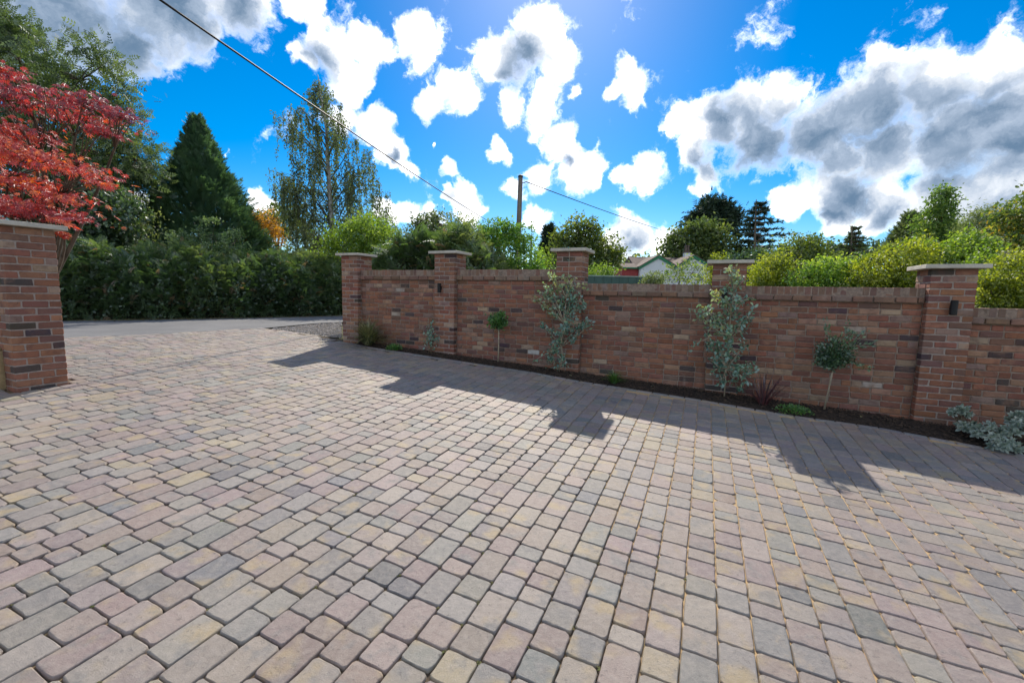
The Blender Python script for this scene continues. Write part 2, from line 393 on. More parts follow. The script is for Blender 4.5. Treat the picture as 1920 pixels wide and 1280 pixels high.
# ------------------------------------------------------------------ pavers
PAL = [((0.225,0.179,0.167), 5), ((0.249,0.199,0.180), 4), ((0.264,0.223,0.192), 4), ((0.218,0.202,0.185), 4), ((0.182,0.175,0.166), 2.6), ((0.135,0.138,0.141), 1.1), ((0.284,0.237,0.167), .9), ((0.229,0.177,0.153), 2.0)]
def pick_col(r, pal):
    c = r.choices([p[0] for p in pal], [p[1] for p in pal])[0]; k = r.uniform(.86, 1.14)
    return tuple(max(.01, min(.9, v * k + r.uniform(-.008, .008))) for v in c)
def paver_shape(L, Wd, r, fine):
    """outline rings of a tumbled block: worn corners, slightly wandering sides"""
    h, w = L / 2, Wd / 2; cr = r.uniform(.010, .018); pts = []
    for (sx, sy, a0) in ((1, 1, 0), (-1, 1, 90), (-1, -1, 180), (1, -1, 270)):
        k = cr * r.uniform(.7, 1.5)
        for a in ((0, 45, 90) if fine else (0, 90)):
            pts.append((sx * (h - k) + k * math.cos(math.radians(a0 + a)), sy * (w - k) + k * math.sin(math.radians(a0 + a))))
    out = []
    for i, p in enumerate(pts):
        out.append(p); q = pts[(i + 1) % len(pts)]
        if fine and math.hypot(q[0] - p[0], q[1] - p[1]) > .05:
            for f in (.33, .67): out.append((p[0] * (1 - f) + q[0] * f, p[1] * (1 - f) + q[1] * f))
    ring0 = [(x + r.uniform(-.0016, .0016), y + r.uniform(-.0016, .0016)) for x, y in out]
    rings = [(0, -.045), (0, -.0125), (.0024, -.0040), (.0062, 0)] if fine else [(0, -.03), (0, -.0075), (.0048, 0)]
    V = []; n = len(ring0)
    for ins, z in rings:
        for (x, y) in ring0:
            jx = r.uniform(-.0015, .0015) if ins else 0
            jx *= 1.4 if ins > .004 else 1
            V.append((x * (1 - (ins + jx) / h), y * (1 - (ins + jx) / w), z + (r.uniform(-.0008, .0008) if ins > .004 else 0)))
    Fq = []
    for k in range(len(rings) - 1):
        for i in range(n): Fq.append((k*n+i, k*n+(i+1)%n, (k+1)*n+(i+1)%n, (k+1)*n+i))
    Fq.append(tuple((len(rings)-1)*n + i for i in range(n)))
    return V, Fq
PITCHC = .150; JNT = .0038; LENS = (.112, .152, .226)
PR = random.Random(5)
var_fine = {L: [] for L in LENS}; var_simple = {L: [] for L in LENS}
for L in LENS:
    for k in range(6):
        V, Fq = paver_shape(L - JNT, PITCHC - JNT, PR, True)
        me = bpy.data.meshes.new('paver'); me.from_pydata(V, [], Fq); me.update(); me.materials.append(M_PAV)
        sm = np.ones(len(Fq), bool); sm[-1] = False; me.polygons.foreach_set('use_smooth', sm)
        var_fine[L].append(me)
    for k in range(4):
        V, Fq = paver_shape(L - JNT, PITCHC - JNT, PR, False)
        T = []
        for q in Fq: T += [(q[0], q[i], q[i+1]) for i in range(1, len(q) - 1)]
        var_simple[L].append((np.array(V), np.array(T)))
ROTP = math.radians(-.8)
pav = []
cr_, sr_ = math.cos(ROTP), math.sin(ROTP)
for j in range(-66, 62):
    q = j * PITCHC; p = -9.6 + PR.uniform(0, .2)
    while p < 2.2:
        L = PR.choices(LENS, (3, 4.2, 3))[0]
        a, b = q, p + L / 2
        s = a * cr_ + b * sr_; t = -a * sr_ + b * cr_     # a across the courses, b along them
        p += L
        if -9.6 < s < 9.2 and -9.2 < t < 1.9: pav.append((s, t, L))
vis = []
for (s, t, L) in pav:
    ok = all(inside_drive(s + ds, t + dt) for ds in (-.06, .06) for dt in (-L * .42, L * .42))
    if not ok: continue
    # leave room for the pillars
    if s < -3.40 and s > -3.98 and -4.85 < t < -4.25: continue
    x, y = xy(s, t)
    if y < .55 or (y < 3 and abs(x) > 5.5): continue
    vis.append((s, t, L, x, y))
def screen_area(s, t, L, x, y):
    c = RM.T @ np.array([x, y, G(x, y) - EZ]); u, v = 960 + F * c[0] / -c[2], 640 - F * c[1] / -c[2]
    ins = -20 < u < 1940 and v < 1300
    return (L / (x*x + y*y) ** 1.5) * (1 if ins else .02)
vis.sort(key=lambda q: -screen_area(*q))
drive = empty('driveway', (*xy(0, -3), G(*xy(0, -3)))); drive['kind'] = 'structure'
drive['label'] = 'driveway of tumbled purple, grey and buff block pavers running out to the road'
dinv = Matrix.Translation(drive.location).inverted()
JV, JT, JC = [], [], []; nb = 0
for i, (s, t, L, x, y) in enumerate(vis):
    z = float(G(x, y)) + PR.gauss(0, .0013)
    e = .05; gxs = float(G(x + e, y) - G(x - e, y)) / (2 * e); gys = float(G(x, y + e) - G(x, y - e)) / (2 * e)
    nrm = Vector((-gxs + PR.gauss(0, .006), -gys + PR.gauss(0, .006), 1)).normalized()
    along = Vector((SA, CA, 0)); ang = ROTP + PR.gauss(0, .006)
    ax = Vector((SA * math.cos(ang) + CA * math.sin(ang), CA * math.cos(ang) - SA * math.sin(ang), 0))
    ax = (ax - nrm * ax.dot(nrm)).normalized(); ay = nrm.cross(ax)
    if PR.random() < .5: ax, ay = -ax, -ay
    Mx = Matrix(((ax.x, ay.x, nrm.x, x), (ax.y, ay.y, nrm.y, y), (ax.z, ay.z, nrm.z, z), (0, 0, 0, 1)))
    c = pick_col(PR, PAL)
    if i < 300:
        o = bpy.data.objects.new('paver', var_fine[L][PR.randrange(6)]); link(o, drive)
        o.matrix_local = dinv @ Mx; o.color = (*c, 1)
    else:
        V, T = var_simple[L][PR.randrange(4)]; Mn = np.array(Mx)
        JV.append(V @ Mn[:3, :3].T + Mn[:3, 3] - np.array(drive.location)); JT.append(T + nb); nb += len(V)
        JC.append(np.tile(np.array([*c, 1.0]), (len(V), 1)))
# the soldier row that edges the drive along the flower bed, block by block, and cut blocks filling behind it
ss_ = -3.35
while ss_ < 8.2:
    L = .2; a = np.array([ss_, edge_t(ss_)]); b = np.array([ss_ + L, edge_t(ss_ + L)])
    d = (b - a) / np.linalg.norm(b - a); nn = np.array([-d[1], d[0]])
    a, b = a + nn * .005, b + nn * .005
    V = []
    for ins, z in ((0, -.045), (0, -.008), (.006, 0.001)):
        for (u, w) in ((ins + .003, ins), (L - .003 - ins, ins), (L - .003 - ins, .068 - ins), (ins + .003, .068 - ins)):
            p = a + d * u - nn * w; x, y = xy(*p); V.append((x, y, float(G(x, y)) + z + .003))
    T = []
    for k in range(2):
        for i in range(4): T += [(k*4+i, k*4+(i+1)%4, (k+1)*4+(i+1)%4), (k*4+i, (k+1)*4+(i+1)%4, (k+1)*4+i)]
    T += [(8, 9, 10), (8, 10, 11)]; T = [t_[::-1] for t_ in T]
    V = np.array(V) - np.array(drive.location); JV.append(V); JT.append(np.array(T) + nb); nb += len(V)
    cc = pick_col(PR, [((.17,.175,.185), 3), ((.23,.20,.20), 2), ((.15,.16,.18), 1)]); JC.append(np.tile(np.array([*cc, 1.0]), (len(V), 1)))
    ss_ += L + .004
put('paver_field', mesh_np('paver_field', np.concatenate(JV), np.concatenate(JT), M_PAVJ, {'pcol': ('FLOAT_COLOR', np.concatenate(JC))}), drive, 'stuff')

# ------------------------------------------------------------------ brickwork
BL, BH, BD, BJ = .1985, .0640, .096, .0110
CO = BH + BJ                                              # one course
BPAL = [((0.243,0.106,0.070), 5), ((0.280,0.131,0.082), 4.5), ((0.206,0.099,0.071), 4), ((0.307,0.176,0.119), 2.2), ((0.170,0.092,0.075), 2.6), ((0.069,0.054,0.055), 1.2), ((0.348,0.246,0.175), .9), ((0.239,0.159,0.129), 1.6)]
CPAL = [((0.211,0.129,0.096), 4), ((0.228,0.133,0.093), 3), ((0.189,0.119,0.091), 3), ((0.211,0.155,0.122), 2), ((0.155,0.112,0.093), .7)]
BR = random.Random(21)
def bset(sz, n=8, jit=.0036): return [bevel_mesh('brick', sz, .0065, M_BRICK, jit, 100 + i) for i in range(n)]
MS = bset((BL, BD, BH)); MH = bset((BD, BL, BH)); MHH = bset((BD - .004, BD, BH)); MHALF = bset((BL / 2 - .004, BD, BH)); MTQ = bset((BL * .72, BD, BH))
MCOP = bset((BH + .0065, .215, .102), 6, .0022); MSW = bset((BD, BL, BH)); MPROJ = bset((BL, .12, BH), 6)
def brick(parent, me, x, y, z, rz=0.0, col=None, proud=.0025):
    o = bpy.data.objects.new('brick', me[BR.randrange(len(me))]); link(o, parent)
    o.location = (x, y + BR.uniform(-proud, proud), z + BR.uniform(-.0012, .0012))
    o.rotation_euler = (BR.gauss(0, .004), BR.gauss(0, .004), rz + (math.pi if BR.random() < .5 else 0) + BR.gauss(0, .006))
    o.color = (*(col or pick_col(BR, BPAL)), 1); return o
def pillar(s0, t0, ztop, label, size=.41, extra=3, lamp=None):
    """square brick pillar on the wall's grid, s0/t0 its left front corner, ztop the underside of the cap"""
    cx, cy = xy(s0 + size / 2, t0 + size / 2); zb = float(G(cx, cy)) - .10
    P = empty('brick_pillar', (cx, cy, zb), -AW, label, 'brick pillar', 'brick pillars with stone caps')
    h = size / 2; n = int(math.ceil((ztop - zb) / CO)); zt = ztop - zb
    b = MB(); i_ = .0065; b.box(-h + i_, h - i_, -h + i_, h - i_, 0, zt - .004); b.obj('mortar', M_MORTARP, P)
    e = h - BD / 2; q = (BL + BJ) / 2 - BJ * 0
    for c in range(n):
        z = zt - BH / 2 - BJ * .5 - c * CO
        if z < -BH: break
        A = c % 2 == 0
        for sgn in (-1, 1):
            rot = 0 if A else math.pi / 2
            for k in (-1, 1):                             # two stretchers on opposite faces
                u, w = k * (BL + BJ) / 2, sgn * e
                x, y = (u, w) if A else (w, u)
                brick(P, MS, x, y, z, rot, proud=.0015)
            u, w = 0.0, sgn * e                           # one stretcher between them on the other two faces
            x, y = (w, u) if A else (u, w)
            brick(P, MS, x, y, z, math.pi / 2 if A else 0, proud=.0015)
    cap = bevel_mesh('cap_stone', (size + .15, size + .15, .045), .004, M_CAP, .002, int(s0 * 100) % 97)
    o = put('cap_stone', cap, P); o.location = (0, 0, zt + .0225 + .003)
    o2 = put('mortar', bevel_mesh('mortar', (size - .02, size - .02, .012), .002, M_MORTAR), P); o2.location = (0, 0, zt - .001)
    return P, zb, zt
PL = [(-3.67, .66), (-1.49, .66), (.77, .655), (3.0, .452), (5.28, .378)]
PW = .41
plabels = ['brick gate pillar at the far end of the wall, ornamental grass at its foot',
           'brick pillar with a black wall light, next to the gate pillar along the wall',
           'brick pillar behind the tall blue-green eucalyptus sapling',
           'brick pillar half hidden by the bushy green eucalyptus',
           'large near brick pillar with a black cylinder light and silver shrub below']
pillars = []
for (s0, zt), lb in zip(PL, plabels):
    pillars.append(pillar(s0, -.10, EZ + zt, lb))
LP = pillar(-3.47 - PW, -4.33 - PW, EZ + .571, 'brick gate pillar under the red maple, with pale mortar joints')
def panel(s0, s1, ztop, label, n=20):
    """length of garden wall between two pillars; front face at t = 0"""
    cx, cy = xy((s0 + s1) / 2, .0); zb = min(float(G(*xy(s0, 0))), float(G(*xy(s1, 0)))) - .10
    Wl = empty('garden_wall', (cx, cy, zb), -AW, label, 'brick wall', 'lengths of brick wall between the pillars')
    hw = (s1 - s0) / 2; H = ztop - zb
    b = MB(); b.box(-hw, hw, .0085, .205, 0, H - .0065); b.box(-hw, hw, -.012, .0080, H - .102 - BJ - BH - .004, H - .0070); b.obj('mortar', M_MORTAR, Wl)
    # brick-on-edge coping and the projecting course under it
    k = int(round((2 * hw) / (BH + BJ))); pitch = 2 * hw / k
    for i in range(k): brick(Wl, MCOP, -hw + pitch * (i + .5), .095, H - .051 + BR.gauss(0, .0012), 0, pick_col(BR, CPAL))
    def course(z, y, me_s, shift, hd):
        x = -hw + BJ / 2; first = shift
        while x < hw - .03:
            L = BL; me = me_s
            if first: L = BL * first - BJ / 2; first = 0
            elif BR.random() < hd: L = BD
            L = min(L, hw - BJ / 2 - x)
            if L < .03: break
            o = brick(Wl, me, x + L / 2, y, z, 0, pick_col(BR, CPAL) if me_s is MPROJ else None)
            if abs(L - BL) > .002: o.scale = (L / BL, 1, 1)
            x += L + BJ
    z = H - .102 - BJ - BH / 2
    course(z, BD / 2 - .028, MPROJ, .6, .0)
    c = 0; z -= CO
    while z > -BH / 2:
        course(z, BD / 2, MS, .5 if c % 2 else .98, .10); z -= CO; c += 1
    return Wl
wl = ['far length of brick wall between the gate pillar and the first wall light',
      'brick wall behind the dark green round-headed shrub',
      'brick wall in front of the white gabled house, plain but for a green tuft at its foot',
      'brick wall behind the olive-like standard tree and red spiky plant',
      'nearest lower length of brick wall running out of the photo behind the silver shrubs']
tops = [.39, .392, .177, .163, -.053]
walls = []
for i in range(5):
    s0 = PL[i][0] + PW + .002; s1 = (PL[i + 1][0] - .002) if i < 4 else 7.9
    walls.append(panel(s0, s1, EZ + tops[i], wl[i]))
# lime spots left on the bricks
def near_brick(root, lx, lz):
    return min([o for o in root.children if o.name.startswith('brick')], key=lambda o: abs(o.location.x - lx) + abs(o.location.z - lz) * 2 + (o.location.y > .2) * 9)
for (px_, py_, W_, lim) in ((1001, 662, 1, (.50, .49, .47)), (745, 546, 0, (.44, .38, .33)), (738, 590, 0, (.40, .33, .27)), (1610, 612, 3, (.38, .31, .26)), (1650, 722, 3, (.38, .32, .28))):
    d_ = ray(px_, py_); k_ = (CA * Z0) / (SA * d_[0] + CA * d_[1]); q_ = d_ * k_; sl = st(q_[0], q_[1])[0]
    w0 = walls[W_]; sc = st(w0.location.x, w0.location.y)[0]
    near_brick(w0, sl - sc, q_[2] + EZ - w0.location.z).color = (*lim, 1)

# ------------------------------------------------------------------ wall lights
def wall_light(s, zrel, label, t=-.10):
    x, y = xy(s, t - .052); L = empty('wall_light', (x, y, EZ + zrel), -AW, label, 'wall light', 'black up-and-down wall lights')
    b = MB(); b.lathe([(.026, -.082), (.032, -.080), (.0325, .080), (.026, .082)], 20); b.obj('body', M_BLACK, L)
    b = MB(); b.box(-.02, .02, .024, .0505, -.026, .026); b.obj('bracket', M_BLACK, L)
    b = MB(); b.lathe([(.024, -.0835), (.024, -.0825)], 16); b.obj('lens', M_GLASS, L)
    b = MB(); b.lathe([(.024, .0825), (.024, .0835)], 16); b.obj('lens', M_GLASS, L); return L
wall_light(-1.35, .07 , 'black cylinder light on the pillar nearest the gate end of the wall')
wall_light(3.165, .02, 'black cylinder light mostly hidden behind the bushy eucalyptus')
wall_light(5.495, -.055, 'black cylinder light on the large near pillar')

# gravel apron by the gate pillar
gp = [gnd(510, 615)[:2], gnd(600, 605)[:2], gnd(640, 603)[:2]]; gq = [gnd(510, 616)[:2], gnd(580, 626)[:2], gnd(640, 632)[:2]]
ribbon('gravel_apron', gp, gq, -.02, M_GRAVEL, 10, 'structure')
n = 2600; w = rng.random((n, 2)); A_ = np.array([gp[0]] * 1); 
P0, P1, P2 = np.array(gp[0]), np.array(gp[2]), np.array(gq[2])
sel = w.sum(1) > 1; w[sel] = 1 - w[sel]
XY = P0 + w[:, :1] * (P1 - P0) + w[:, 1:] * (P2 - P0)
oc = np.array([(1,0,0),(-1,0,0),(0,1,0),(0,-1,0),(0,0,.7),(0,0,-.7)], float); of = np.array([(0,2,4),(2,1,4),(1,3,4),(3,0,4),(2,0,5),(1,2,5),(3,1,5),(0,3,5)])
sz = rng.uniform(.012, .032, n); th = rng.random(n) * 6.28
rot = np.stack([np.stack([np.cos(th), -np.sin(th)], -1), np.stack([np.sin(th), np.cos(th)], -1)], 1)
V = oc[None] * sz[:, None, None] * rng.uniform(.6, 1.3, (n, 6, 1)); V[..., :2] = np.einsum('nij,nkj->nki', rot, V[..., :2])
V[..., :2] += XY[:, None]; V[..., 2] += (G(XY[:, 0], XY[:, 1]) - .012)[:, None]
put('gravel', mesh_np('gravel', V.reshape(-1, 3), (of[None] + 6 * np.arange(n)[:, None, None]).reshape(-1, 3), M_GRAVEL), None, 'stuff')

def crumbs(name, XY, dz, lo, hi, mat, flat=.7):
    n = len(XY); sz = rng.uniform(lo, hi, n); V = oc[None] * sz[:, None, None] * rng.uniform(.5, 1.4, (n, 6, 1)); V[..., 2] *= flat
    V[..., :2] += XY[:, None]; V[..., 2] += (G(XY[:, 0], XY[:, 1]) + dz)[:, None]
    return put(name, mesh_np(name, V.reshape(-1, 3), (of[None] + 6 * np.arange(n)[:, None, None]).reshape(-1, 3), mat), None, 'stuff')
n = 5200; s_ = rng.uniform(-3.2, 7.5, n); e_ = edge_t(s_); f_ = rng.random(n); t_ = e_ + .02 + (-.01 - e_ - .02) * f_
crumbs('soil_clods', np.stack(xy(s_, t_), -1), .006 + .03 * np.sin(f_ * math.pi), .006, .020, plain('bark_chips', (.075, .050, .034), .4, 30, .95, col2=(.02, .015, .012)))
jm = [v for v in vis if v[4] < 7 and v[3] < 1.2]; jm = [jm[i] for i in rng.choice(len(jm), 420)]
Q = np.array([xy(s + .075 * (1 if i % 2 else -1), t - L / 2) for i, (s, t, L, x, y) in enumerate(jm)])
Q = np.repeat(Q, 7, 0) + rng.normal(0, .0055, (len(Q) * 7, 2))
crumbs('joint_moss', Q, -.004, .003, .0065, plain('moss', (.085, .105, .03), .3, 40, .95, col2=(.13, .10, .05)))

# ------------------------------------------------------------------ foliage kit
def norm(v): return v / np.maximum(1e-9, np.linalg.norm(v, axis=-1, keepdims=True))
def lobe_shape(parts):
    V, T = [], []
    for v, t in parts:
        b = len(V); V += v; T += [tuple(i + b for i in q) for q in t]
    return np.array(V, float), np.array(T)
def diamond(p0, ang, L, w, lift=0.0):
    c, s = math.cos(ang), math.sin(ang)
    def r(x, y, z): return (p0[0] + x * c - y * s, p0[1] + x * s + y * c, p0[2] + z)
    return [r(0, 0, 0), r(-w, L * .45, lift), r(0, L, -lift * 1.5), r(w, L * .45, lift)], [(0, 3, 2), (0, 2, 1)]
OVAL = lobe_shape([([(0,0,0),(-.26,.35,.05),(-.2,.72,.03),(0,1,-.08),(.2,.72,.03),(.26,.35,.05)], [(0,5,1),(5,4,1),(1,4,2),(4,3,2)])])
NARROW = lobe_shape([([(0,0,0),(-.11,.4,.03),(0,1,-.1),(.11,.4,.03)], [(0,3,2),(0,2,1)])])
DIAM = lobe_shape([([(0,0,0),(-.3,.45,.06),(0,1,-.08),(.3,.45,.06)], [(0,3,2),(0,2,1)])])
MAPLE = lobe_shape([diamond((0, 0, 0), a, L, .10, .03) for a, L in ((0, 1.0), (.62, .86), (-.62, .86), (1.25, .62), (-1.25, .62), (2.0, .36), (-2.0, .36))])
PINN = lobe_shape([diamond((0, y, -.25 * y * y), sg * 1.05, .34 * (1 - .25 * y), .075, .0) for y in (.12, .34, .56, .78) for sg in (1, -1)] + [diamond((0, .8, -.16), 0, .34, .075)])
_fr = []
for i in range(11):
    y = .06 + i * .085
    for sg in (1, -1): _fr.append(diamond((0, y, .55 * y - .95 * y * y), sg * 1.2, .30 * (1 - y * .86) + .02, .040, .0))
FROND = lobe_shape(_fr)
SPRAY = lobe_shape([diamond((0, y, -.1 * y), sg * .55, .42 * (1 - .3 * y), .055, .01) for y in (0, .2, .4, .6) for sg in (1, -1)] + [diamond((0, .5, -.08), 0, .55, .06)])
NEEDLE = lobe_shape([diamond((0, 0, 0), a, L, .05, b) for a, L, b in ((0, 1, 0), (.5, .9, .12), (-.5, .9, -.1), (1.0, .7, .1), (-1.0, .7, -.12))])
BLADE = lobe_shape([([(-.012,0,0),(.012,0,0),(-.011,.35,.10),(.011,.35,.10),(-.008,.7,.10),(.008,.7,.10),(0,1,0)], [(0,1,3),(0,3,2),(2,3,5),(2,5,4),(4,5,6)])])

def leaves(name, parent, Cn, Ax, Nm, S, shape, mat, tint):
    """one mesh of leaves: centres Cn, long axis Ax, facing Nm, size S; coordinates relative to the parent"""
    T, Fc = shape; Ax = norm(Ax); X = norm(np.cross(Ax, Nm)); Nn = np.cross(X, Ax)
    S = np.broadcast_to(np.asarray(S, float), (len(Cn),))
    V = Cn[:, None] + S[:, None, None] * (T[None, :, :1] * X[:, None] + T[None, :, 1:2] * Ax[:, None] + T[None, :, 2:] * Nn[:, None])
    if parent is not None: V = V - np.array(parent.location)
    k = len(T); F_ = (Fc[None] + k * np.arange(len(Cn))[:, None, None]).reshape(-1, 3)
    me = mesh_np(name, V.reshape(-1, 3), F_, mat, {'tint': ('FLOAT', np.repeat(np.clip(tint, 0, 1), k))})
    return put(name, me, parent)
def rdir(n): return norm(rng.normal(size=(n, 3)))
def clump_cloud(lobes, nclump, nleaf, cr, shell=.55, flat=.75):
    """leaf centres gathered in clumps through a set of ellipsoid lobes [(centre, radii)]; returns centres, outward dirs, clump tints, clump centres"""
    vol = np.array([r[0] * r[1] * r[2] for _, r in lobes]) ** .67; pick = rng.choice(len(lobes), nclump, p=vol / vol.sum())
    c = np.array([lobes[i][0] for i in pick]); r = np.array([lobes[i][1] for i in pick])
    d = rdir(nclump); rad = (shell + (1 - shell) * rng.random(nclump) ** .7) * rng.uniform(.86, 1.08, nclump)
    cc = c + d * r * rad[:, None]
    k = np.repeat(np.arange(nclump), nleaf)
    crn = cr * rng.uniform(.6, 1.35, nclump)
    off = rng.normal(size=(len(k), 3)) * .5; off[:, 2] *= flat
    P = cc[k] + off * crn[k][:, None]
    tint = rng.uniform(.1, .8, nclump)[k] + rng.normal(0, .16, len(k))
    return P, d[k], tint, cc
def px_lobes(D, L):
    """lobes given by where they are seen: (px, py, half width px, half height px[, depth offset])"""
    out = []
    for q in L:
        dd = q[4] if len(q) > 4 else 0.0; c = at(q[0], q[1], D + dd); k = np.linalg.norm(c - np.array([0, 0, EZ])) / F
        k = (D + dd) / F * 1.0
        out.append((c, np.array([q[2] * k, q[2] * k * .9, q[3] * k])))
    return out
def limb_path(a, b, sag=.08, n=5):
    a, b = np.array(a, float), np.array(b, float); L = np.linalg.norm(b - a); P = []
    w = rng.normal(0, .05 * L, 3)
    for i in range(n):
        f = i / (n - 1); P.append(a + (b - a) * f + w * math.sin(f * math.pi) + np.array([0, 0, sag * L * math.sin(f * math.pi)]))
    return P
def broadleaf(name, label, cat, D, lobes, mat, nclump, nleaf, cr, size, shape=OVAL, trunk=None, tr=.15, group=None, bark=None, droop=.35, shell=.5, twigs=60, base_z=None, limbs=True, flat=.75, leafname='crown'):
    if cat in ('bush',): lobes = list(lobes) + [(q[0], max(q[1] + q[3] * 1.1, 545), q[2], 34, *(q[4:5])) for q in lobes]; nclump = int(nclump * 1.5); nleaf = int(nleaf * 1.8); size *= .72; cr *= rng.uniform(.9, 1.2)
    elif D < 32: nleaf = int(nleaf * 1.35); size *= .85
    lb = px_lobes(D, lobes)
    cx = trunk if trunk is not None else sum(q[0] for q in lobes) / len(lobes)
    bx = at(cx, 560, D); bz = float(G(bx[0], bx[1])) - .1 if base_z is None else base_z
    T = empty(name, (bx[0], bx[1], bz), 0, label, cat, group)
    P, d, tint, cc = clump_cloud(lb, nclump, nleaf, cr, shell, flat)
    P[:, 2] = np.maximum(P[:, 2], bz + .05)
    n = len(P); ax = norm(d * .6 + rdir(n) * .8 + np.array([0, 0, -droop])); nm = norm(rdir(n) + np.array([0, 0, .8]))
    leaves(leafname, T, P, ax, nm, size * rng.uniform(.65, 1.25, n), shape, mat, tint)
    b = MB(); L0 = np.array(T.location)
    top = max(lb, key=lambda q: q[0][2])[0]; top = np.array([bx[0] * .6 + top[0] * .4, bx[1], top[2]])
    tp = limb_path([bx[0], bx[1], bz], top, 0, 7); rr = [tr * (1 - .85 * i / 6) for i in range(7)]
    b.tube([p - L0 for p in tp], rr, 8); b.obj('trunk', bark or M_BARK, T, True)
    if limbs:
        b = MB()
        for (c, r) in lb:
            f = rng.uniform(.25, .6); a = tp[0] + (tp[-1] - tp[0]) * f
            if c[2] < a[2]: a = tp[0] + (tp[-1] - tp[0]) * .2
            pp = limb_path(a, c, .06, 6); b.tube([p - L0 for p in pp], [tr * .42 * (1 - .8 * i / 5) for i in range(6)], 6)
        idx = rng.choice(len(cc), min(twigs, len(cc)), replace=False)
        for i in idx:
            c = cc[i]; j = min(range(len(lb)), key=lambda k: np.linalg.norm(lb[k][0] - c))
            b.tube([p - L0 for p in limb_path(lb[j][0], c, .05, 4)], [tr * .16, tr * .11, tr * .08, tr * .04], 4)
        b.obj('limbs', bark or M_BARK, T, True)
    return T

# leaf colours (base colours of the leaf itself, from its darkest to its lightest kind)
L_ASH = leaf_mat('ash_leaf', [(0, (.05, .080, .034)), (.5, (.085, .125, .048)), (1, (.14, .18, .07))], .42)
L_DARK = leaf_mat('dark_leaf', [(0, (.032, .062, .028)), (.6, (.06, .105, .042)), (1, (.10, .155, .06))], .36, .08)
L_CONE = leaf_mat('cypress_leaf', [(0, (.045, .10, .058)), (.6, (.072, .14, .070)), (1, (.115, .185, .08))], .32, .07)
L_BIRCH = leaf_mat('birch_leaf', [(0, (.075, .095, .050)), (.5, (.105, .145, .062)), (1, (.17, .21, .08))], .42)
L_LIGHT = leaf_mat('light_leaf', [(0, (.09, .155, .016)), (.5, (.16, .245, .024)), (1, (.26, .33, .045))], .52)
L_YELL = leaf_mat('yellow_leaf', [(0, (.10, .135, .012)), (.45, (.21, .25, .018)), (1, (.36, .36, .035))], .52)
L_OAK = leaf_mat('oak_leaf', [(0, (.055, .088, .018)), (.5, (.115, .155, .026)), (1, (.23, .25, .045))], .46)
L_ORNG = leaf_mat('orange_leaf', [(0, (.22, .11, .015)), (.5, (.44, .20, .016)), (1, (.52, .32, .04))], .46)
L_RED = leaf_mat('maple_leaf', [(0, (.13, .010, .024)), (.4, (.33, .016, .024)), (.75, (.50, .045, .022)), (1, (.60, .15, .03))], .52, .10, 1.75)
L_FERN = leaf_mat('bracken_frond', [(0, (.040, .078, .026)), (.5, (.078, .132, .042)), (.8, (.15, .20, .065)), (1, (.21, .14, .08))], .40, .07, 1.5, .5)
L_EUC = leaf_mat('eucalyptus_leaf', [(0, (.085, .185, .145)), (.5, (.15, .29, .215)), (.8, (.28, .42, .20)), (1, (.36, .34, .10))], .36, .12, 1.3)
L_OLIV = leaf_mat('shrub_leaf', [(0, (.045, .12, .026)), (.6, (.08, .20, .04)), (1, (.19, .31, .07))], .42, .06)
L_SILV = leaf_mat('silver_leaf', [(0, (.13, .18, .15)), (.5, (.24, .30, .25)), (1, (.44, .47, .40))], .22, .08, 1.2)
L_GRASS = leaf_mat('grass_blade', [(0, (.085, .10, .045)), (.5, (.17, .185, .075)), (1, (.32, .28, .14))], .35, .08)
L_CORD = leaf_mat('cordyline_blade', [(0, (.035, .010, .014)), (.5, (.075, .016, .022)), (1, (.15, .035, .04))], .3, .12)
L_TUFT = leaf_mat('tuft_leaf', [(0, (.03, .08, .012)), (.6, (.06, .15, .02)), (1, (.12, .22, .04))], .4, .08)
L_PINE = leaf_mat('pine_needle', [(0, (.024, .045, .028)), (.6, (.042, .072, .042)), (1, (.07, .105, .055))], .2, .04)
L_WILL = leaf_mat('willow_leaf', [(0, (.09, .125, .05)), (.5, (.16, .20, .08)), (1, (.26, .29, .13))], .46)

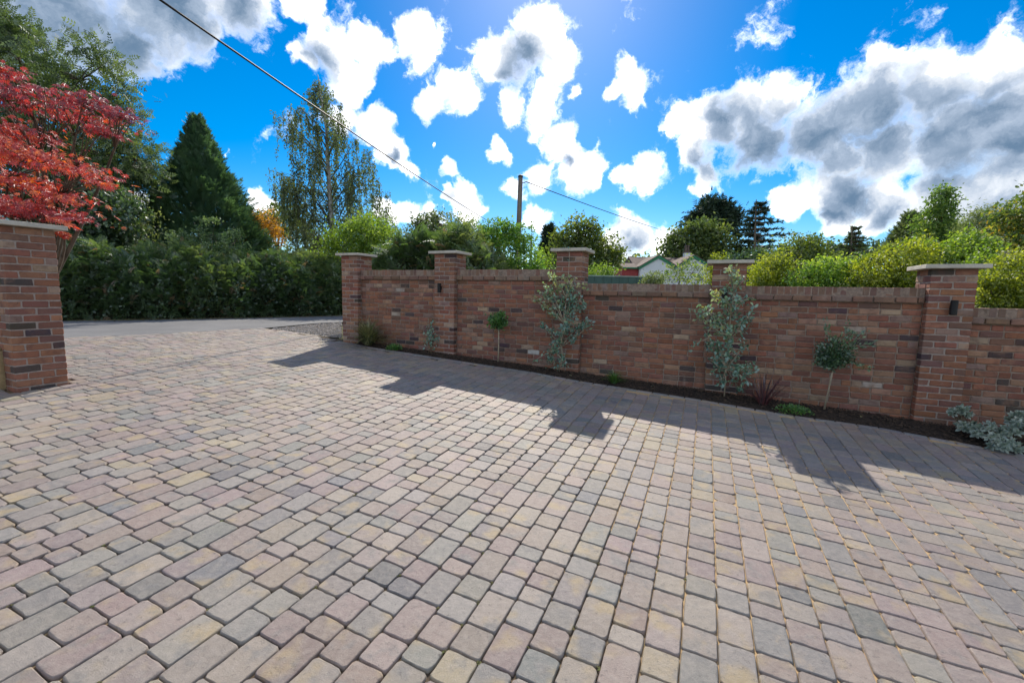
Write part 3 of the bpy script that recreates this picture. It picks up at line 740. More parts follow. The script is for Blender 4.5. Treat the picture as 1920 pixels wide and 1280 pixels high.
# ------------------------------------------------------------------ hedge and bracken across the road
def fern_bank(name, label, cat, front, height, depth, nfr, nlf, kindmat, z_of=None, fsize=.5, slope=.75, rough=1.0):
    """overgrown bank: front = polyline of its foot (x, y), depth goes away from the road"""
    Fp = np.array(front, float); Ls = np.r_[0, np.cumsum(np.linalg.norm(np.diff(Fp, axis=0), axis=1))]
    def foot(u): return np.stack([np.interp(u, Ls, Fp[:, 0]), np.interp(u, Ls, Fp[:, 1])], -1)
    c0 = foot(Ls[-1] * .5); T = empty(name, (c0[0], c0[1], float(G(*c0))), 0, label, cat)
    tg = norm((Fp[-1] - Fp[0])[None])[0]; away = np.array([-tg[1], tg[0]])
    if away[1] < 0: away = -away
    ph = rng.random(8) * 6.28
    def surf(u, v):
        """v in 0..1 up the face, 1..2 back over the top; returns point and outward normal"""
        h = np.interp(u / Ls[-1], np.linspace(0, 1, len(height)), height) * (1 + .05 * np.sin(u * 2.1 + ph[0]) + .04 * np.sin(u * 5.3 + ph[1]))
        a = np.clip(v, 0, 1) * (math.pi / 2)
        bulge = rough * (.22 * np.sin(u * 3.1 + ph[2] + v * 3) + .16 * np.sin(u * 6.7 + ph[3] - v * 5) + .10 * np.sin(u * 11 + v * 9 + ph[4]))
        back = slope * (1 - np.cos(a)) + np.clip(v - 1, 0, 1) * depth
        z = h * np.sin(a) ** .9
        nx = np.cos(a); p = foot(u) + away[None] * (back - bulge * np.cos(a * .8))[:, None]
        zz = G(p[:, 0], p[:, 1]) + z + bulge * .5 * np.sin(a)
        nrm = np.stack([-away[0] * nx, -away[1] * nx, np.sin(a) + .1], -1)
        return np.concatenate([p, zz[:, None]], 1), norm(nrm)
    nu, nv = 90, 16                                       # tangle of old stems and dead fronds inside
    U, V_ = np.meshgrid(np.linspace(0, Ls[-1], nu), np.linspace(0, 2, nv)); P, N_ = surf(U.ravel(), V_.ravel())
    P = P - N_ * .30; i = np.arange((nv - 1) * nu).reshape(nv - 1, nu)[:, :-1].ravel()
    Tm = np.concatenate([np.stack([i, i + 1, i + nu + 1], 1), np.stack([i, i + nu + 1, i + nu], 1)])
    put('stem_tangle', mesh_np('stem_tangle', P - np.array(T.location), Tm, M_TANGLE), T)
    u = rng.random(nfr) * Ls[-1]; v = rng.random(nfr) ** .85 * 1.75; P, N_ = surf(u, v)
    P = P - N_ * rng.uniform(0, .3, nfr)[:, None]
    ax = norm(N_ * .75 + np.array([0, 0, .15]) + rng.normal(0, .5, (nfr, 3))); nm = norm(np.array([0, 0, 1.0]) + N_ * .4 + rng.normal(0, .25, (nfr, 3)))
    tint = np.clip(.25 + .35 * np.clip(v, 0, 1) + rng.normal(0, .16, nfr) + .18 * np.sin(u * 1.7 + ph[5]), 0, 1)
    dead = rng.random(nfr) < .06 * (1.3 - np.clip(v, 0, 1)); tint[dead] = 1.0; tint[~dead] = np.minimum(tint[~dead], .82)
    leaves('fronds', T, P, ax, nm, fsize * rng.uniform(.6, 1.3, nfr), FROND, kindmat, tint)
    u = rng.random(nlf) * Ls[-1]; v = rng.random(nlf) * 1.8; P, N_ = surf(u, v); P = P - N_ * rng.uniform(-.05, .42, nlf)[:, None]
    ax = norm(N_ + rdir(nlf)); nm = norm(N_ + rdir(nlf))
    leaves('leaves', T, P, ax, nm, .095 * rng.uniform(.6, 1.4, nlf), OVAL, L_DARK, rng.uniform(0, .9, nlf))
    return T
M_TANGLE = plain('dead_stems', (.055, .058, .032), .35, 14, 1.0)
hf = [p + (p - q) * .10 for p, q in zip(road_f, road_n)]
hd = float(hf[3][1])
def hgt(px, py, foot):                                    # height needed at a foot point to reach picture row py
    return float(at(px, py, foot[1] + 2.3)[2] - G(*foot)) * .86
heights = [hgt(-100, 425, hf[0] * .5 + hf[1] * .5)] + [hgt(125, 445, hf[1])] + [hgt(300, 458, hf[2])] + [hgt(470, 468, hf[3])] + [hgt(600, 470, hf[4])]
fern_bank('bracken_hedge', 'long dark bracken-covered hedge bank along the far side of the road', 'hedge',
          [hf[0] * .35 + hf[1] * .65, hf[1], hf[2], hf[3], hf[4], hf[4] + dm * 1.2], [heights[1] * 1.02, heights[1], heights[2], heights[2], heights[3], heights[3], heights[4], heights[4]], 1.6, 13000, 34000, L_FERN, slope=2.5, fsize=.33, rough=.6)
k_ = 900; u_ = rng.random(k_); fx = np.interp(u_, np.linspace(0, 1, 5), [p[0] for p in (hf[1], hf[2], hf[3], hf[4], hf[4] + dm)]); fy = np.interp(u_, np.linspace(0, 1, 5), [p[1] for p in (hf[1], hf[2], hf[3], hf[4], hf[4] + dm)])
Q = np.stack([fx + rng.normal(.30, .22, k_), fy - abs(rng.normal(.1, .22, k_))], -1)
crumbs('verge_litter', Q, .0, .01, .035, plain('dry_litter', (.17, .12, .06), .4, 10, .95, col2=(.06, .08, .03)), .35)
# lower bank of bracken that shows over the first two lengths of wall
e0, e1 = at(668, 500, 10.6)[:2], at(905, 500, 9.4)[:2]
fern_bank('bracken_mound', 'mound of arching green bracken showing above the wall by the first wall light', 'bracken', [e0, (np.array(e0) + e1) / 2, e1], [1.35, 1.75, 2.2, 2.35, 2.1, 1.6], 1.2, 2400, 5500, L_FERN, fsize=.42)

# ------------------------------------------------------------------ trees from left to right
def conifer(name, label, cat, D, apex, base, halfw, mat, n, size, trunk=True, shape=SPRAY, power=1.0, up=.55):
    top = at(apex[0], apex[1], D); bx = at(base[0], base[1], D); R = halfw * D / F
    gz = float(G(bx[0], bx[1])) - .05; T = empty(name, (bx[0], bx[1], gz), 0, label, cat)
    H = top[2] - bx[2]
    f = 1 - rng.random(n) ** .62; f = np.r_[f, rng.uniform(.86, 1, n // 30)]; n = len(f); th = rng.random(n) * 6.283
    ph = rng.random(6) * 6.28
    rad = R * (1 - f) ** power * (1 + .10 * np.sin(th * 5 + f * 17 + ph[0]) + .08 * np.sin(th * 9 - f * 31 + ph[1])) * (.62 + .42 * rng.random(n) ** .5) + .02 * R
    P = np.stack([bx[0] + (top[0] - bx[0]) * f + rad * np.cos(th), bx[1] + rad * np.sin(th), bx[2] + f * H + rng.normal(0, .05, n)], -1)
    d = np.stack([np.cos(th), np.sin(th), np.full(n, up) + f * .9], -1); ax = norm(d + rng.normal(0, .28, (n, 3)))
    nm = norm(np.stack([-np.cos(th) * .4, -np.sin(th) * .4, np.ones(n)], -1) + rng.normal(0, .45, (n, 3)))
    tint = .35 + .2 * np.sin(th * 5 + f * 17 + ph[0]) + rng.normal(0, .17, n)
    big = rng.random(n) < .10                             # leading shoots stand out past the rest
    P[big] += (np.stack([np.cos(th), np.sin(th), .5 + 0 * th], -1) * (R * (.04 + .09 * rng.random(n)) * (1 - .75 * f))[:, None])[big]
    leaves('foliage', T, P, ax, nm, size * rng.uniform(.55, 1.35, n) * (1 - .25 * f), shape, mat, tint)
    b = MB(); L0 = np.array(T.location); b.tube([np.array([0, 0, 0]), np.array([*(top - L0)[:2] * .5, (top[2] - gz) * .55]), top - L0], [.04 * H * .5 + .06, .02 * H * .5 + .03, .015], 7); b.obj('trunk', M_BARK, T, True)
    return T

broadleaf('ash_tree', 'tall airy ash tree rising behind the red maple at the edge of the photo', 'tree', 18.0,
          [(40,120,60,70),(150,150,70,70,-1),(205,190,45,55),(110,250,95,80,.8),(200,290,75,70),(255,300,50,45,-.5),(60,330,110,90,1),(180,390,70,60,.5),(-40,80,60,110),(-30,260,90,110),(20,60,35,40),(225,345,60,45,.4)], L_ASH, 900, 12, .58, .40, PINN, trunk=120, tr=.19, twigs=200)
broadleaf('ash_tree', 'dark bushy tree crowded in below the ash, above the hedge beside the left pillar', 'tree', 15.0,
          [(170,420,60,60),(110,400,55,70),(215,400,42,42,-.4),(150,360,60,40),(190,460,70,35)], L_DARK, 380, 24, .40, .19, OVAL, trunk=165, tr=.10)
broadleaf('hawthorn_bush', 'thin yellow-green bush with open twigs between the ash and the dark cypress', 'bush', 15.5,
          [(245,400,40,38),(270,425,45,30),(215,445,35,20)], L_WILL, 80, 14, .30, .11, OVAL, trunk=250, tr=.05)
conifer('cypress_tree', 'dense dark green cone-shaped cypress standing behind the hedge', 'tree', 22.0, (369, 226), (385, 490), 110, L_CONE, 10500, .46, power=1.12)
broadleaf('elder_bush', 'pale green upright bush sprouting from the hedge in front of the cypress', 'bush', 15.0,
          [(372,440,20,34),(400,440,24,36),(440,455,22,22),(345,455,24,22)], leaf_mat('elder_leaf', [(0, (0.075, 0.128, 0.053)), (1, (0.195, 0.270, 0.112))], .4), 90, 26, .17, .105, OVAL, trunk=385, tr=.04, droop=-.4)
broadleaf('maple_bush', 'orange autumn bush between the dark cypress and the birch', 'bush', 24.0,
          [(490,425,34,34),(510,440,30,22),(470,440,26,24)], L_ORNG, 110, 30, .30, .14, OVAL, trunk=490, tr=.08)
broadleaf('field_tree', 'brownish green tree low behind the orange bush', 'tree', 30,
          [(525,410,30,26),(500,415,30,22),(548,420,24,28)], L_OAK, 110, 22, .42, .19, OVAL, trunk=525, tr=.15)

def birch():
    D = 23.0; bx = at(626, 560, D); gz = float(G(bx[0], bx[1])) - .05
    T = empty('birch_tree', (bx[0], bx[1], gz), 0, 'tall weeping silver birch with hanging twigs crossed by the overhead cable', 'tree'); L0 = np.array(T.location)
    tp = [np.array([bx[0], bx[1], gz]), at(624, 440, D), at(616, 330, D), at(612, 240, D), at(600, 170, D), at(596, 140, D)]
    b = MB(); b.tube([p - L0 for p in tp], [.17, .13, .10, .07, .04, .012], 8); b.obj('trunk', M_BIRCH, T, True)
    def spine(py):
        ys = [560, 440, 330, 240, 170, 140]; xs = [626, 624, 616, 612, 600, 596]; return np.interp(-py, [-y for y in ys], xs)
    tips = [(548,215),(538,230),(560,200),(575,170),(588,150),(618,172),(634,196),(648,228),(668,258),(690,285),(700,305),(560,255),(548,290),(525,322),(545,330),(570,300),(590,230),(610,200),(628,250),(668,320),(708,335),(718,360),(722,390),(690,370),(650,340),(620,310),(585,350),(560,370),(550,395),(600,400),(640,400),(680,410),(715,420),(595,290),(600,260),(680,300),(580,400),(610,360),(650,300),(570,420),(700,400),(522,214),(530,240),(560,430),(600,440),(640,440),(680,440),(540,400),(720,442),(585,448),(660,452),(515,318),(524,346),(700,445),(605,160),(580,215),(635,235),(545,350),(530,330)]
    b = MB(); P = []; AX = []; TI = []
    for (tx, ty) in tips:
        sy = ty + 18 + abs(tx - spine(ty)) * .75 + rng.uniform(0, 25)
        a = at(spine(min(sy, 500)), min(sy, 500), D); e = at(tx, ty, D + rng.uniform(-1.7, 1.7))
        pth = limb_path(a, e, .10, 6); b.tube([p - L0 for p in pth], [.035, .028, .022, .016, .010, .005], 5)
        for k in range(13):                               # hanging twigs strung with leaves
            q = pth[2] + (pth[5] - pth[2]) * rng.uniform(0, 1.05) if k > 2 else pth[5]
            q = q + rng.normal(0, .17, 3) * np.array([1, 1, .5]); Ln = rng.uniform(.6, 2.0) * (.8 + .5 * (ty > 280)); m = int(Ln * 30); w = rng.normal(0, .06, 2)
            f = np.sort(rng.random(m)); c = q + np.stack([w[0] * f * Ln, w[1] * f * Ln, -f * Ln + .12 * np.sin(f * 3)], -1) + rng.normal(0, .055, (m, 3))
            P.append(c); AX.append(np.tile([0, 0, -1.0], (m, 1)) + rng.normal(0, .6, (m, 3))); TI.append(np.full(m, rng.uniform(.1, .75)) + rng.normal(0, .15, m))
            b.tube([q - L0, q + np.array([w[0] * Ln, w[1] * Ln, -Ln]) - L0], [.006, .003], 3, False)
    b.obj('limbs', M_BARK, T, True)
    P = np.concatenate(P); AX = np.concatenate(AX); n = len(P)
    leaves('crown', T, P, AX, rdir(n),   .110 * rng.uniform(.7, 1.3, n), DIAM, L_BIRCH, np.concatenate(TI))
birch()
broadleaf('hazel_bush', 'bright light green bush behind the gate pillar, in front of the birch', 'bush', 17.0,
          [(655,450,48,34),(690,448,40,40),(622,468,26,18),(720,455,36,30,.6),(700,425,30,24,.8)], L_LIGHT, 260, 26, .34, .135, OVAL, trunk=670, tr=.05, droop=.1)
broadleaf('young_birch', 'muted green leafy sapling between the birch and the far bare-looking tree', 'tree', 19,
          [(725,425,28,30),(745,440,24,22),(680,430,30,34)], L_BIRCH, 90, 24, .26, .10, DIAM, trunk=725, tr=.06)
broadleaf('oak_tree', 'distant grey-green open tree low on the horizon left of the utility pole', 'tree', 34,
          [(800,420,26,20),(822,418,22,22),(785,435,22,18),(812,440,34,18)], L_BIRCH, 150, 14, .5, .24, DIAM, trunk=808, tr=.25, twigs=110)
broadleaf('field_tree', 'spindly yellow-green sapling beside the far open tree', 'tree', 20,
          [(862,425,26,26),(880,440,26,24),(850,450,20,20)], L_WILL, 90, 14, .34, .13, DIAM, trunk=868, tr=.06)
broadleaf('hornbeam_tree', 'large bright green leafy bush in front of the utility pole', 'bush', 11.5,
          [(945,470,58,48),(905,470,40,44,.5),(985,485,32,44),(930,432,34,22),(965,438,30,24),(950,510,64,30)], leaf_mat('hornbeam_leaf', [(0, (0.052, 0.129, 0.021)), (.5, (0.113, 0.233, 0.031)), (1, (0.293, 0.397, 0.052))], .46), 330, 26, .20, .10, OVAL, trunk=950, tr=.07, droop=.25)
broadleaf('oak_tree', 'rounded dark oak with lighter lower leaves beside the slate roof', 'tree', 27,
          [(1088,440,38,32),(1120,465,40,30),(1060,460,28,28),(1095,485,56,28),(1140,480,24,22),(1075,500,44,20,-1)], L_OAK, 380, 20, .52, .24, DIAM, trunk=1092, tr=.3, twigs=150)
conifer('pine_tree', 'small slim dark pine at the edge of the rounded oak', 'tree', 31, (1029, 425), (1032, 500), 17, L_PINE, 900, .5, shape=NEEDLE, power=.5)
broadleaf('lime_tree', 'broad dark green tree behind the white house chimney', 'tree', 55,
          [(1300,460,50,40),(1265,465,28,26),(1345,465,48,38),(1380,485,34,28),(1320,440,40,24),(1290,490,60,22)], leaf_mat('lime_leaf', [(0, (0.049, 0.082, 0.023)), (.5, (0.098, 0.140, 0.035)), (1, (0.234, 0.273, 0.058))], .36), 460, 22, .95, .46, DIAM, trunk=1320, tr=.5, twigs=60)
broadleaf('pine_tree', 'rounded blue-green pine crown standing above the broad tree by the house', 'tree', 66,
          [(1334,402,34,22),(1318,415,26,18),(1355,412,26,20),(1338,388,20,12)], L_PINE, 200, 24, 1.1, .8, NEEDLE, trunk=1336, tr=.5)
def cedar(D, trunk_x, ytop, ybot, label, tiers, name='cedar_tree', mat=L_PINE):
    bx = at(trunk_x, 560, D); gz = float(G(bx[0], bx[1])); T = empty(name, (bx[0], bx[1], gz), 0, label, 'tree'); L0 = np.array(T.location)
    top = at(trunk_x + 6, ytop, D); b = MB(); b.tube([np.zeros(3), top - L0], [.0055 * D, .04], 7); b.obj('trunk', M_BARK, T, True)
    b = MB(); P, AX, NM = [], [], []; k = D / F
    for (py, hw) in tiers:
        for i in range(5):
            th = i / 9 * 6.283 + rng.uniform(-.3, .3); L = hw * k * rng.uniform(.6, 1.1); zt = at(trunk_x, py, D)[2] + rng.uniform(-2, 2) * k
            a = np.array([bx[0], bx[1], zt]); e = a + np.array([math.cos(th) * L, math.sin(th) * L, L * rng.uniform(-.10, .12)])
            b.tube([a - L0, e - L0], [.0022 * D, .0006 * D], 4, False)
            m = int(8 + L * 6); f = rng.uniform(.2, 1.03, m); c = a + (e - a) * f[:, None] + rng.normal(0, 1, (m, 3)) * np.array([.10, .10, .012]) * L * .8
            P.append(c); d = np.array([math.cos(th), math.sin(th), 0]); AX.append(d + rng.normal(0, .6, (m, 3))); NM.append(np.array([0, 0, 1.0]) + rng.normal(0, .2, (m, 3)))
    b.obj('limbs', M_BARK, T); P = np.concatenate(P); n = len(P)
    leaves('foliage', T, P, np.concatenate(AX), np.concatenate(NM), .011 * D * rng.uniform(.6, 1.3, n), NEEDLE, mat, rng.uniform(0, .9, n)); return T
cedar(52, 1412, 374, 480, 'open tiered dark conifer with level branches against the sky',
      [(380,6),(388,13),(397,20),(407,26),(418,36),(428,42),(440,56),(451,46),(463,56),(475,44),(488,36)])
cedar(36, 1592, 424, 500, 'wispy grey-green larch top poking up behind the yellow-green bushes',
      [(428,5),(436,9),(444,14),(452,18),(460,22),(468,26),(476,24)], 'larch_tree', L_BIRCH)
broadleaf('far_tree', 'dark distant tree clump on the skyline right of the level-branched conifer', 'tree', 60,
          [(1530,470,40,22),(1570,480,40,18),(1490,490,40,18),(1640,472,34,14),(1610,482,40,14)], L_DARK, 300, 16, 1.0, .55, DIAM, trunk=1560, tr=.3, limbs=False)
broadleaf('laurel_bush', 'dark green rounded bush among the yellow-green bushes behind the wall', 'bush', 19,
          [(1500,475,42,30),(1465,495,34,24),(1535,490,34,26)], L_OAK, 190, 24, .34, .17, OVAL, trunk=1500, tr=.1)
broadleaf('goat_willow', 'yellow-green bush behind the wall, next to the half-hidden pillar', 'bush', 12.5,
          [(1440,515,36,34),(1475,520,40,30),(1425,535,24,24),(1460,485,24,16)], L_YELL, 150, 26, .22, .10, OVAL, trunk=1450, tr=.05)
broadleaf('goat_willow', 'mid green bush behind the middle of the wall with the olive-like tree', 'bush', 11.5,
          [(1550,515,42,36),(1590,510,40,30),(1515,520,34,30),(1560,540,60,22)], leaf_mat('sallow_leaf', [(0, (0.076, 0.162, 0.026)), (.5, (0.173, 0.281, 0.035)), (1, (0.432, 0.497, 0.065))], .46), 240, 26, .20, .10, OVAL, trunk=1555, tr=.05)
broadleaf('goat_willow', 'spreading yellow-green bush directly left of the large near pillar cap', 'bush', 10.5,
          [(1660,500,44,36),(1700,490,44,42),(1635,520,34,26),(1690,525,56,28),(1735,500,36,40)], L_YELL, 210, 26, .21, .10, OVAL, trunk=1680, tr=.05)
conifer('spruce_tree', 'grey-green spruce in the middle distance left of the tall poplar', 'tree', 32, (1708, 402), (1704, 480), 34, L_BIRCH, 1700, .55, shape=SPRAY, power=.75)
broadleaf('poplar_tree', 'tall upright mid green tree with a pointed crown above the bushes', 'tree', 26,
          [(1763,385,22,34),(1757,420,32,36),(1775,450,38,34),(1740,455,28,26),(1765,362,12,14)], leaf_mat('poplar_leaf', [(0, (0.065, 0.130, 0.026)), (.5, (0.140, 0.227, 0.043)), (1, (0.302, 0.367, 0.076))], .42), 300, 24, .40, .20, DIAM, trunk=1762, tr=.18)
broadleaf('maple_tree', 'light green maple above the near pillar, leaves hanging in loose layers', 'tree', 14,
          [(1815,462,30,26),(1775,480,44,26),(1830,480,36,30),(1725,475,34,22)], L_LIGHT, 210, 22, .26, .13, OVAL, trunk=1790, tr=.08)
broadleaf('willow_tree', 'pale grey-green feathery willow behind the rusty pole', 'tree', 18,
          [(1855,410,32,26),(1880,430,30,34),(1830,420,26,24),(1870,470,36,34)], L_WILL, 200, 26, .34, .17, NARROW, trunk=1860, tr=.1, droop=.7)
broadleaf('beech_tree', 'tall dark green tree with bronze-tinged leaves at the edge of the photo', 'tree', 15,
          [(1935,400,44,44),(1905,450,40,44),(1960,440,60,70),(1925,490,50,40),(1990,380,60,60),(1895,400,24,30)], leaf_mat('beech_leaf', [(0, (0.058, 0.108, 0.023)), (.5, (0.137, 0.186, 0.035)), (.8, (0.312, 0.293, 0.049)), (1, (0.585, 0.312, 0.039))], .42), 330, 24, .30, .15, OVAL, trunk=1945, tr=.16)
broadleaf('golden_elm', 'bright golden-green bush behind the nearest length of wall', 'bush', 8.5,
          [(1890,520,44,40),(1930,510,44,50),(1865,550,38,28),(1910,560,56,30),(1850,525,20,24),(1950,560,50,30)], L_YELL, 240, 26, .18, .085, OVAL, trunk=1900, tr=.05)
broadleaf('hazel_bush', 'green bush filling the gap right under the cap of the near pillar', 'bush', 11,
          [(1840,500,24,40),(1850,545,24,24)], L_LIGHT, 80, 24, .18, .10, OVAL, trunk=1845, tr=.04)
broadleaf('garden_sapling', 'young yellow-green garden tree in front of the white gables', 'tree', 14,
          [(1278,488,17,22),(1268,508,24,20),(1298,512,26,18),(1256,525,22,14),(1315,525,22,12)], leaf_mat('sapling_leaf', [(0, (0.091, 0.156, 0.033)), (.5, (0.182, 0.247, 0.065)), (1, (0.364, 0.377, 0.156))], .46), 62, 11, .17, .10, OVAL, trunk=1278, tr=.03, droop=-.1)
broadleaf('grey_bush', 'small grey-green bush at the end of the green fence', 'bush', 13,
          [(1228,524,18,14),(1214,530,12,10)], L_WILL, 60, 18, .12, .075, OVAL, trunk=1226, tr=.02)
broadleaf('laburnum_bush', 'small golden bush over the wall right of the white house', 'bush', 13,
          [(1335,515,14,22),(1352,488,16,10)], L_YELL, 50, 20, .15, .09, OVAL, trunk=1338, tr=.03)
broadleaf('fir_tree', 'low dark tree mass behind the pillar with the bushy eucalyptus', 'tree', 34,
          [(1400,500,36,24),(1430,490,30,26),(1380,510,30,18)], L_DARK, 170, 20, .6, .3, DIAM, trunk=1410, tr=.2)
broadleaf('lilac_bush', 'light green bush seen in the gap left of the eucalyptus pillar', 'bush', 15,
          [(1022,495,20,20),(1012,480,14,16),(1122,512,30,12,2)], L_LIGHT, 110, 22, .22, .11, OVAL, trunk=1020, tr=.04)

def far_wood():
    n = 15000; x = rng.uniform(-85, 105, n); D = rng.uniform(70, 92, n)
    h = 6.0 + 1.1 * np.sin(x * .11) + .9 * np.sin(x * .31 + 1) + .6 * np.sin(x * .83 + 2)
    P = np.stack([x, D, .6 + h * rng.random(n) ** .7], -1); T_ = rng.random(n)
    o = leaves('far_wood', None, P, rdir(n), rdir(n) + np.array([0, 0, .6]), rng.uniform(.5, 1.1, n), DIAM, L_OAK, T_); o['kind'] = 'stuff'
    o['label'] = 'low dark line of far woodland along the skyline'
far_wood()

# ------------------------------------------------------------------ red maple over the left pillar
def acer():
    D = 5.25; bx = np.array([-6.25, 5.9]); gz = float(G(*bx)) - .05
    T = empty('red_maple', (*bx, gz), 0, 'red Japanese maple with layered leaf fans drooping over the left gate pillar', 'tree'); L0 = np.array(T.location)
    fork = np.array([bx[0] + .08, bx[1], gz + 1.0]); b = MB()
    b.tube([np.array([0, 0, 0]), np.array([.03, .02, .5]), fork - L0], [.075, .062, .052], 9); b.obj('trunk', M_BARK, T, True)
    # pads: px, py, half width, half height, depth offset, slope of the pad (falls to the right), redness
    pads = [(0,175,60,22,0,.1,.35),(70,175,75,24,.1,.12,.32),(160,185,60,24,-.05,.25,.22),(225,215,34,17,-.1,.5,.15),(140,215,80,24,.25,.2,.45),(190,245,34,14,0,.45,.4),
            (20,245,80,30,.1,.1,.62),(60,290,95,34,-.05,.2,.8),(140,318,60,24,-.1,.4,.72),(190,345,22,12,-.1,.5,.7),(10,330,80,24,.2,.1,.7),(70,350,70,22,.1,.25,.75),
            (50,385,85,24,0,.15,.62),(115,372,52,18,-.1,.3,.72),(20,395,70,18,.05,.1,.35),(90,398,56,15,-.1,.3,.35),(108,412,20,9,-.22,.6,.8),(116,438,8,11,-.22,1.2,.85),(-60,250,90,90,.3,.1,.5),(-50,380,80,50,.1,.1,.5),(10,135,30,18,.1,-.2,.5)]
    P, TI, AX, NM = [], [], [], []; b = MB(); k = D / F
    for (px, py, hw, hh, dd, sl, rd) in pads:
        c = at(px, py, D + dd); n = int(hw * hh * .105) + 20
        q = rng.normal(0, .52, (n, 3)); lx = q[:, 0] * hw * k; ly = q[:, 1] * hw * k * .75
        z = q[:, 2] * hh * k * .46 - sl * lx * .45 - .10 * (lx / (hw * k)) ** 2 * hw * k
        P.append(c + np.stack([lx, ly, z], -1)); TI.append(rd - .02 + rng.normal(0, .22, n))
        AX.append(np.stack([.55 + .5 * np.sign(lx) * rng.random(n), rng.normal(0, .7, n), -.65 + rng.normal(0, .35, n)], -1))
        NM.append(np.stack([rng.normal(0, .4, n) + .35, rng.normal(0, .5, n) - .45, np.ones(n)], -1))
        pth = limb_path(fork, c, .16, 7); b.tube([p - L0 for p in pth], [.03, .025, .02, .015, .011, .008, .005], 6)
        for _ in range(7):
            e = c + np.array([rng.normal(0, .5) * hw * k, rng.normal(0, .4) * hw * k, 0]); e[2] -= sl * (e[0] - c[0]) * .45
            b.tube([p - L0 for p in limb_path(pth[4], e, .05, 4)], [.009, .006, .004, .002], 4)
    b.obj('limbs', M_BARK, T, True); P = np.concatenate(P); n = len(P)
    leaves('crown', T, P, np.concatenate(AX), np.concatenate(NM), .062 * rng.uniform(.6, 1.3, n), MAPLE, L_RED, np.concatenate(TI))
acer()

